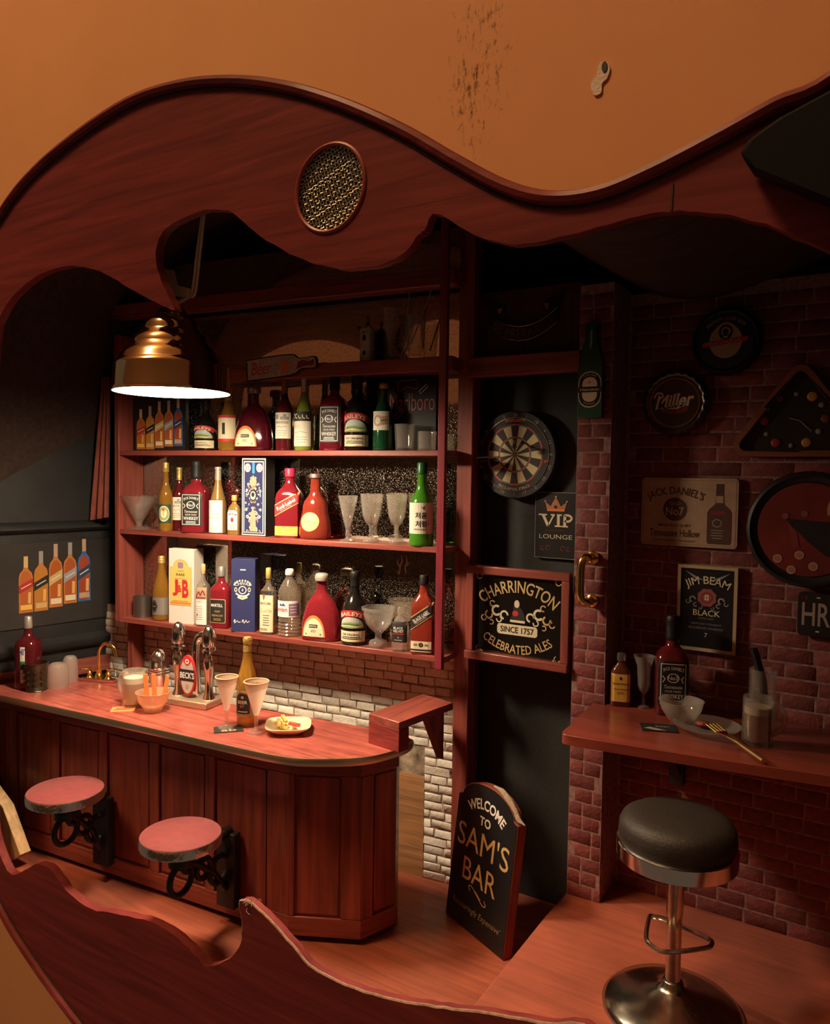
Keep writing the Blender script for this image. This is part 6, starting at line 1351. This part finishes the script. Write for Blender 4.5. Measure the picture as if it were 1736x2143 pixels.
# framed bourbon poster
c, w, h = wall_frame([(1420, 1180), (1547, 1189), (1537, 1372), (1414, 1354)], 4.075)
jp = thing('bourbon_poster', 'black bourbon poster with a red rose in a pale frame above the wall table', 'poster', c); pf_ = pmat('pale_frame', (.58, .42, .24), .5); fw = .016
for bxs in ((-w, -.012, h - fw, w, .012, h), (-w, -.012, -h, w, .012, -h + fw), (-w, -.012, -h + fw, -w + fw, .012, h - fw), (w - fw, -.012, -h + fw, w, .012, h - fw)): B().box(*bxs, pf_).build('frame_strip', jp)
B().box(-w + fw, -.004, -h + fw, w - fw, .01, h - fw, pmat('poster_ink', (.010, .010, .012), .4)).build('poster_sheet', jp)
g = G(); g.poly([(-w * .75, h * .86), (-w * .1, h * .66), (-w * .4, h * .68)], grey_ink, 1); g.poly([(w * .75, h * .86), (w * .1, h * .66), (w * .4, h * .68)], grey_ink, 1); g.text('JIM BEAM', 0, h * .64, h * .24, cream, 2, .01, w=w * 1.5, arc=w * 1.6); rose = pmat('rose_print', (.36, .09, .09), .6)
g.poly([((.30 + .04 * (j % 2)) * w * cos(j * pi / 8), h * .26 + (.20 + .025 * (j % 2)) * h * sin(j * pi / 8)) for j in range(16)], rose, 2); g.ring(0, h * .26, w * .16, w * .20, dred, 3); g.rect(-w * .07, h * .20, w * .07, h * .32, cream, 4); g.text('B', 0, h * .26, h * .07, dred, 5)
for s_ in (-1, 1): [g.ring(s_ * w * x, h * z, w * r * .55, w * r, grey_ink, 2, 12, a, a + 4.5) for x, z, r, a in ((.48, .20, .12, 0), (.64, .14, .08, 2), (.38, .08, .08, 1), (.2, .02, .06, 3))]
g.text('BLACK', w * .0, -h * .10, h * .14, cream, 2, .008, w=w * .9); g.text('EXTRA AGED', 0, -h * .23, h * .035, grey_ink, 2, 0, w=w * .5); g.text('KENTUCKY STRAIGHT', 0, -h * .36, h * .04, grey_ink, 2, 0, w=w * 1.0); g.text('BOURBON WHISKEY', 0, -h * .46, h * .05, grey_ink, 2, 0, w=w * 1.15); g.text('7', 0, -h * .62, h * .10, cream, 2)
g.build('print', jp, y=-.004)

# round red clock and number plate at the right
c = at_y(1692, 1108, 4.05); k = m_per_px(c); rc = thing('round_red_clock', 'large round black rimmed clock with a red face on the brick wall', 'clock', c); R = 122 * k
B().loft([(0, R * .97), (.02, R), (.045, R * .97), (.05, R * .92), (.03, R * .84), (.024, .001)], pmat('clock_rim', (.016, .014, .014), .45), 60).build('rim', rc, smooth=50).rotation_euler = (pi / 2, 0, 0)
g = G(); g.ell(0, 0, R * .80, R * .80, pmat('clock_red', (.18, .02, .017), .5, var=.35, vscale=5), 1, 44)
g.poly([(-.36 * R, .18 * R), (.3 * R, .14 * R), (.9 * R, .2 * R), (.9 * R, -.5 * R), (.30 * R, -.44 * R), (0, -.20 * R)], pmat('clock_dark', (.014, .013, .013), .5), 3); g.poly([(-.32 * R, .12 * R), (-.18 * R, -.02 * R), (-.12 * R, -.3 * R), (-.22 * R, -.34 * R)], dred, 4)
for x, z in ((-.46, -.52), (-.24, -.70), (.10, -.62), (-.12, -.44)): g.ell(x * R, z * R, .075 * R, .075 * R, tan, 4, 18); g.ell(x * R, z * R, .05 * R, .05 * R, pmat('spot_red', (.45, .16, .12), .5), 5, 16)
for x, z in ((-.36, .22), (-.06, .27)): g.ell(x * R, z * R, .055 * R, .055 * R, pmat('spot_dull', (.24, .09, .08), .5), 4, 14)
g.ring(.62 * R, .34 * R, .28 * R, .34 * R, tan, 5, 20, 1.0, 3.4); g.build('face_print', rc, y=-.034)
pq = [at_y(*p, 4.07) for p in [(1670, 1237), (1670, 1328)]]; hpl = (pq[0].z - pq[1].z) / 2; wpl = hpl * 2.0
npl = thing('number_plate', 'black vehicle number plate with pale letters at the right edge of the brick wall', 'number plate', Vector((pq[0].x + wpl, 4.07, (pq[0].z + pq[1].z) / 2)))
B().prism(rrect(-wpl, -hpl, wpl, hpl, .02), .014, pmat('plate_black', (.014, .012, .012), .5), frame=lambda x, y, z: (x, -.006 + y, z)).build('plate', npl, bevel=.003)
g = G(); pg = pmat('plate_pale', (.42, .34, .30), .5)
g.text('HR', -wpl * .62, 0, hpl * 1.05, pg, 1, .01, w=hpl * 1.15); g.text('19', -wpl * .86, hpl * .72, hpl * .22, dred, 1); g.rr(-wpl * .62, hpl * .74, -wpl * .54, hpl * .80, .003, cream, 1); g.rr(-wpl * .62, -hpl * .80, -wpl * .54, -hpl * .74, .003, cream, 1); g.build('lettering', npl, y=-.006)

# ============================================================ FLOOR SIGN
BL = at_z(932, 1912, 0); BR = at_z(1052, 2012, 0); ev = (BR - BL).normalized(); aw = (BR - BL).length / 2
mid = (BL + BR) / 2
fs_ = thing('welcome_sign', 'black floor sign with an arched top and gold lettering leaning by the recess', 'sign', mid + Vector((0, 0, .004)), atan2(ev.y, ev.x), rx=-radians(7)); fs_.rotation_mode = 'XYZ'
HS = .66
def arch(w, z0, z1, rise): return [(-w, z0), (w, z0), (w, z1)] + [(w * .93, z1 + .004)] + [(w * .86 * cos(a), z1 + .012 + rise * sin(a)) for a in [pi * i / 14 for i in range(15)]] + [(-w * .93, z1 + .004), (-w, z1)]
B().prism(arch(aw, 0, HS, .10), .055, pmat('sign_edge', (.24, .05, .035), .5, wood='z', dark=.6)).build('board', fs_, bevel=.003)
B().prism(arch(aw * .985, .006, HS - .003, .097), .003, pmat('slate', (.014, .014, .016), .25), frame=lambda x, y, z: (x, y - .003, z)).build('slate_face', fs_)
gl_ = pmat('gilt', (.86, .62, .26), .4, .35); g = G()
g.text('WELCOME', 0, HS + .012, .055, white, 1, .025, w=aw * 1.30, arc=aw * 1.0); g.text('TO', 0, HS - .075, .048, white, 1, .025); g.text("SAM'S", 0, HS - .19, .125, gl_, 1, .0, w=aw * 1.72); g.text('BAR', .0, HS - .355, .115, gl_, 1, .0, w=aw * 1.12)
g.stroke(spline([(-.06, .205), (-.075, .225), (-.05, .232), (0, .205), (.05, .178), (.075, .185), (.06, .205)], 4), .005, gl_, 1); g.stroke([(-.02, .222), (.03, .196)], .004, gl_, 1); g.text("'Reassuringly Expensive'", 0, .11, .042, pmat('dim_gilt', (.34, .25, .14), .5), 1, -.008, w=aw * 1.65, shear=.25)
g.build('lettering', fs_, y=-.0032)
dustm = pmat('grey_dust', (.34, .27, .20), .95, bump=.8, bscale=60)
B().tube([(aw * x, .02, HS + z) for x, z in ((.05, .118), (.3, .116), (.55, .09), (.75, .055), (.9, .02), (1.1, .012))], [.006, .014, .017, .017, .014, .003], dustm, 8).build('dust_roll', fs_)
# fluff caught on the cut edge of the plate
q = at_y(513, 1887, 2.49); k = m_per_px(q); rnd = random.Random(4)
fl = B()
for i in range(3):
    pts = [(0, 0, 0)]; 
    for j in range(7): pts.append((pts[-1][0] + rnd.uniform(-4, 10) * k, rnd.uniform(-.01, .01), pts[-1][2] + rnd.uniform(-9, 10) * k))
    fl.tube(spline(pts, 4), .0011, dustm, 4)
o_ = tag(fl.build('dust_fibre', loc=q), 'tuft of pale fibre caught on the cut wooden spike', 'fibre'); o_['kind'] = 'stuff'
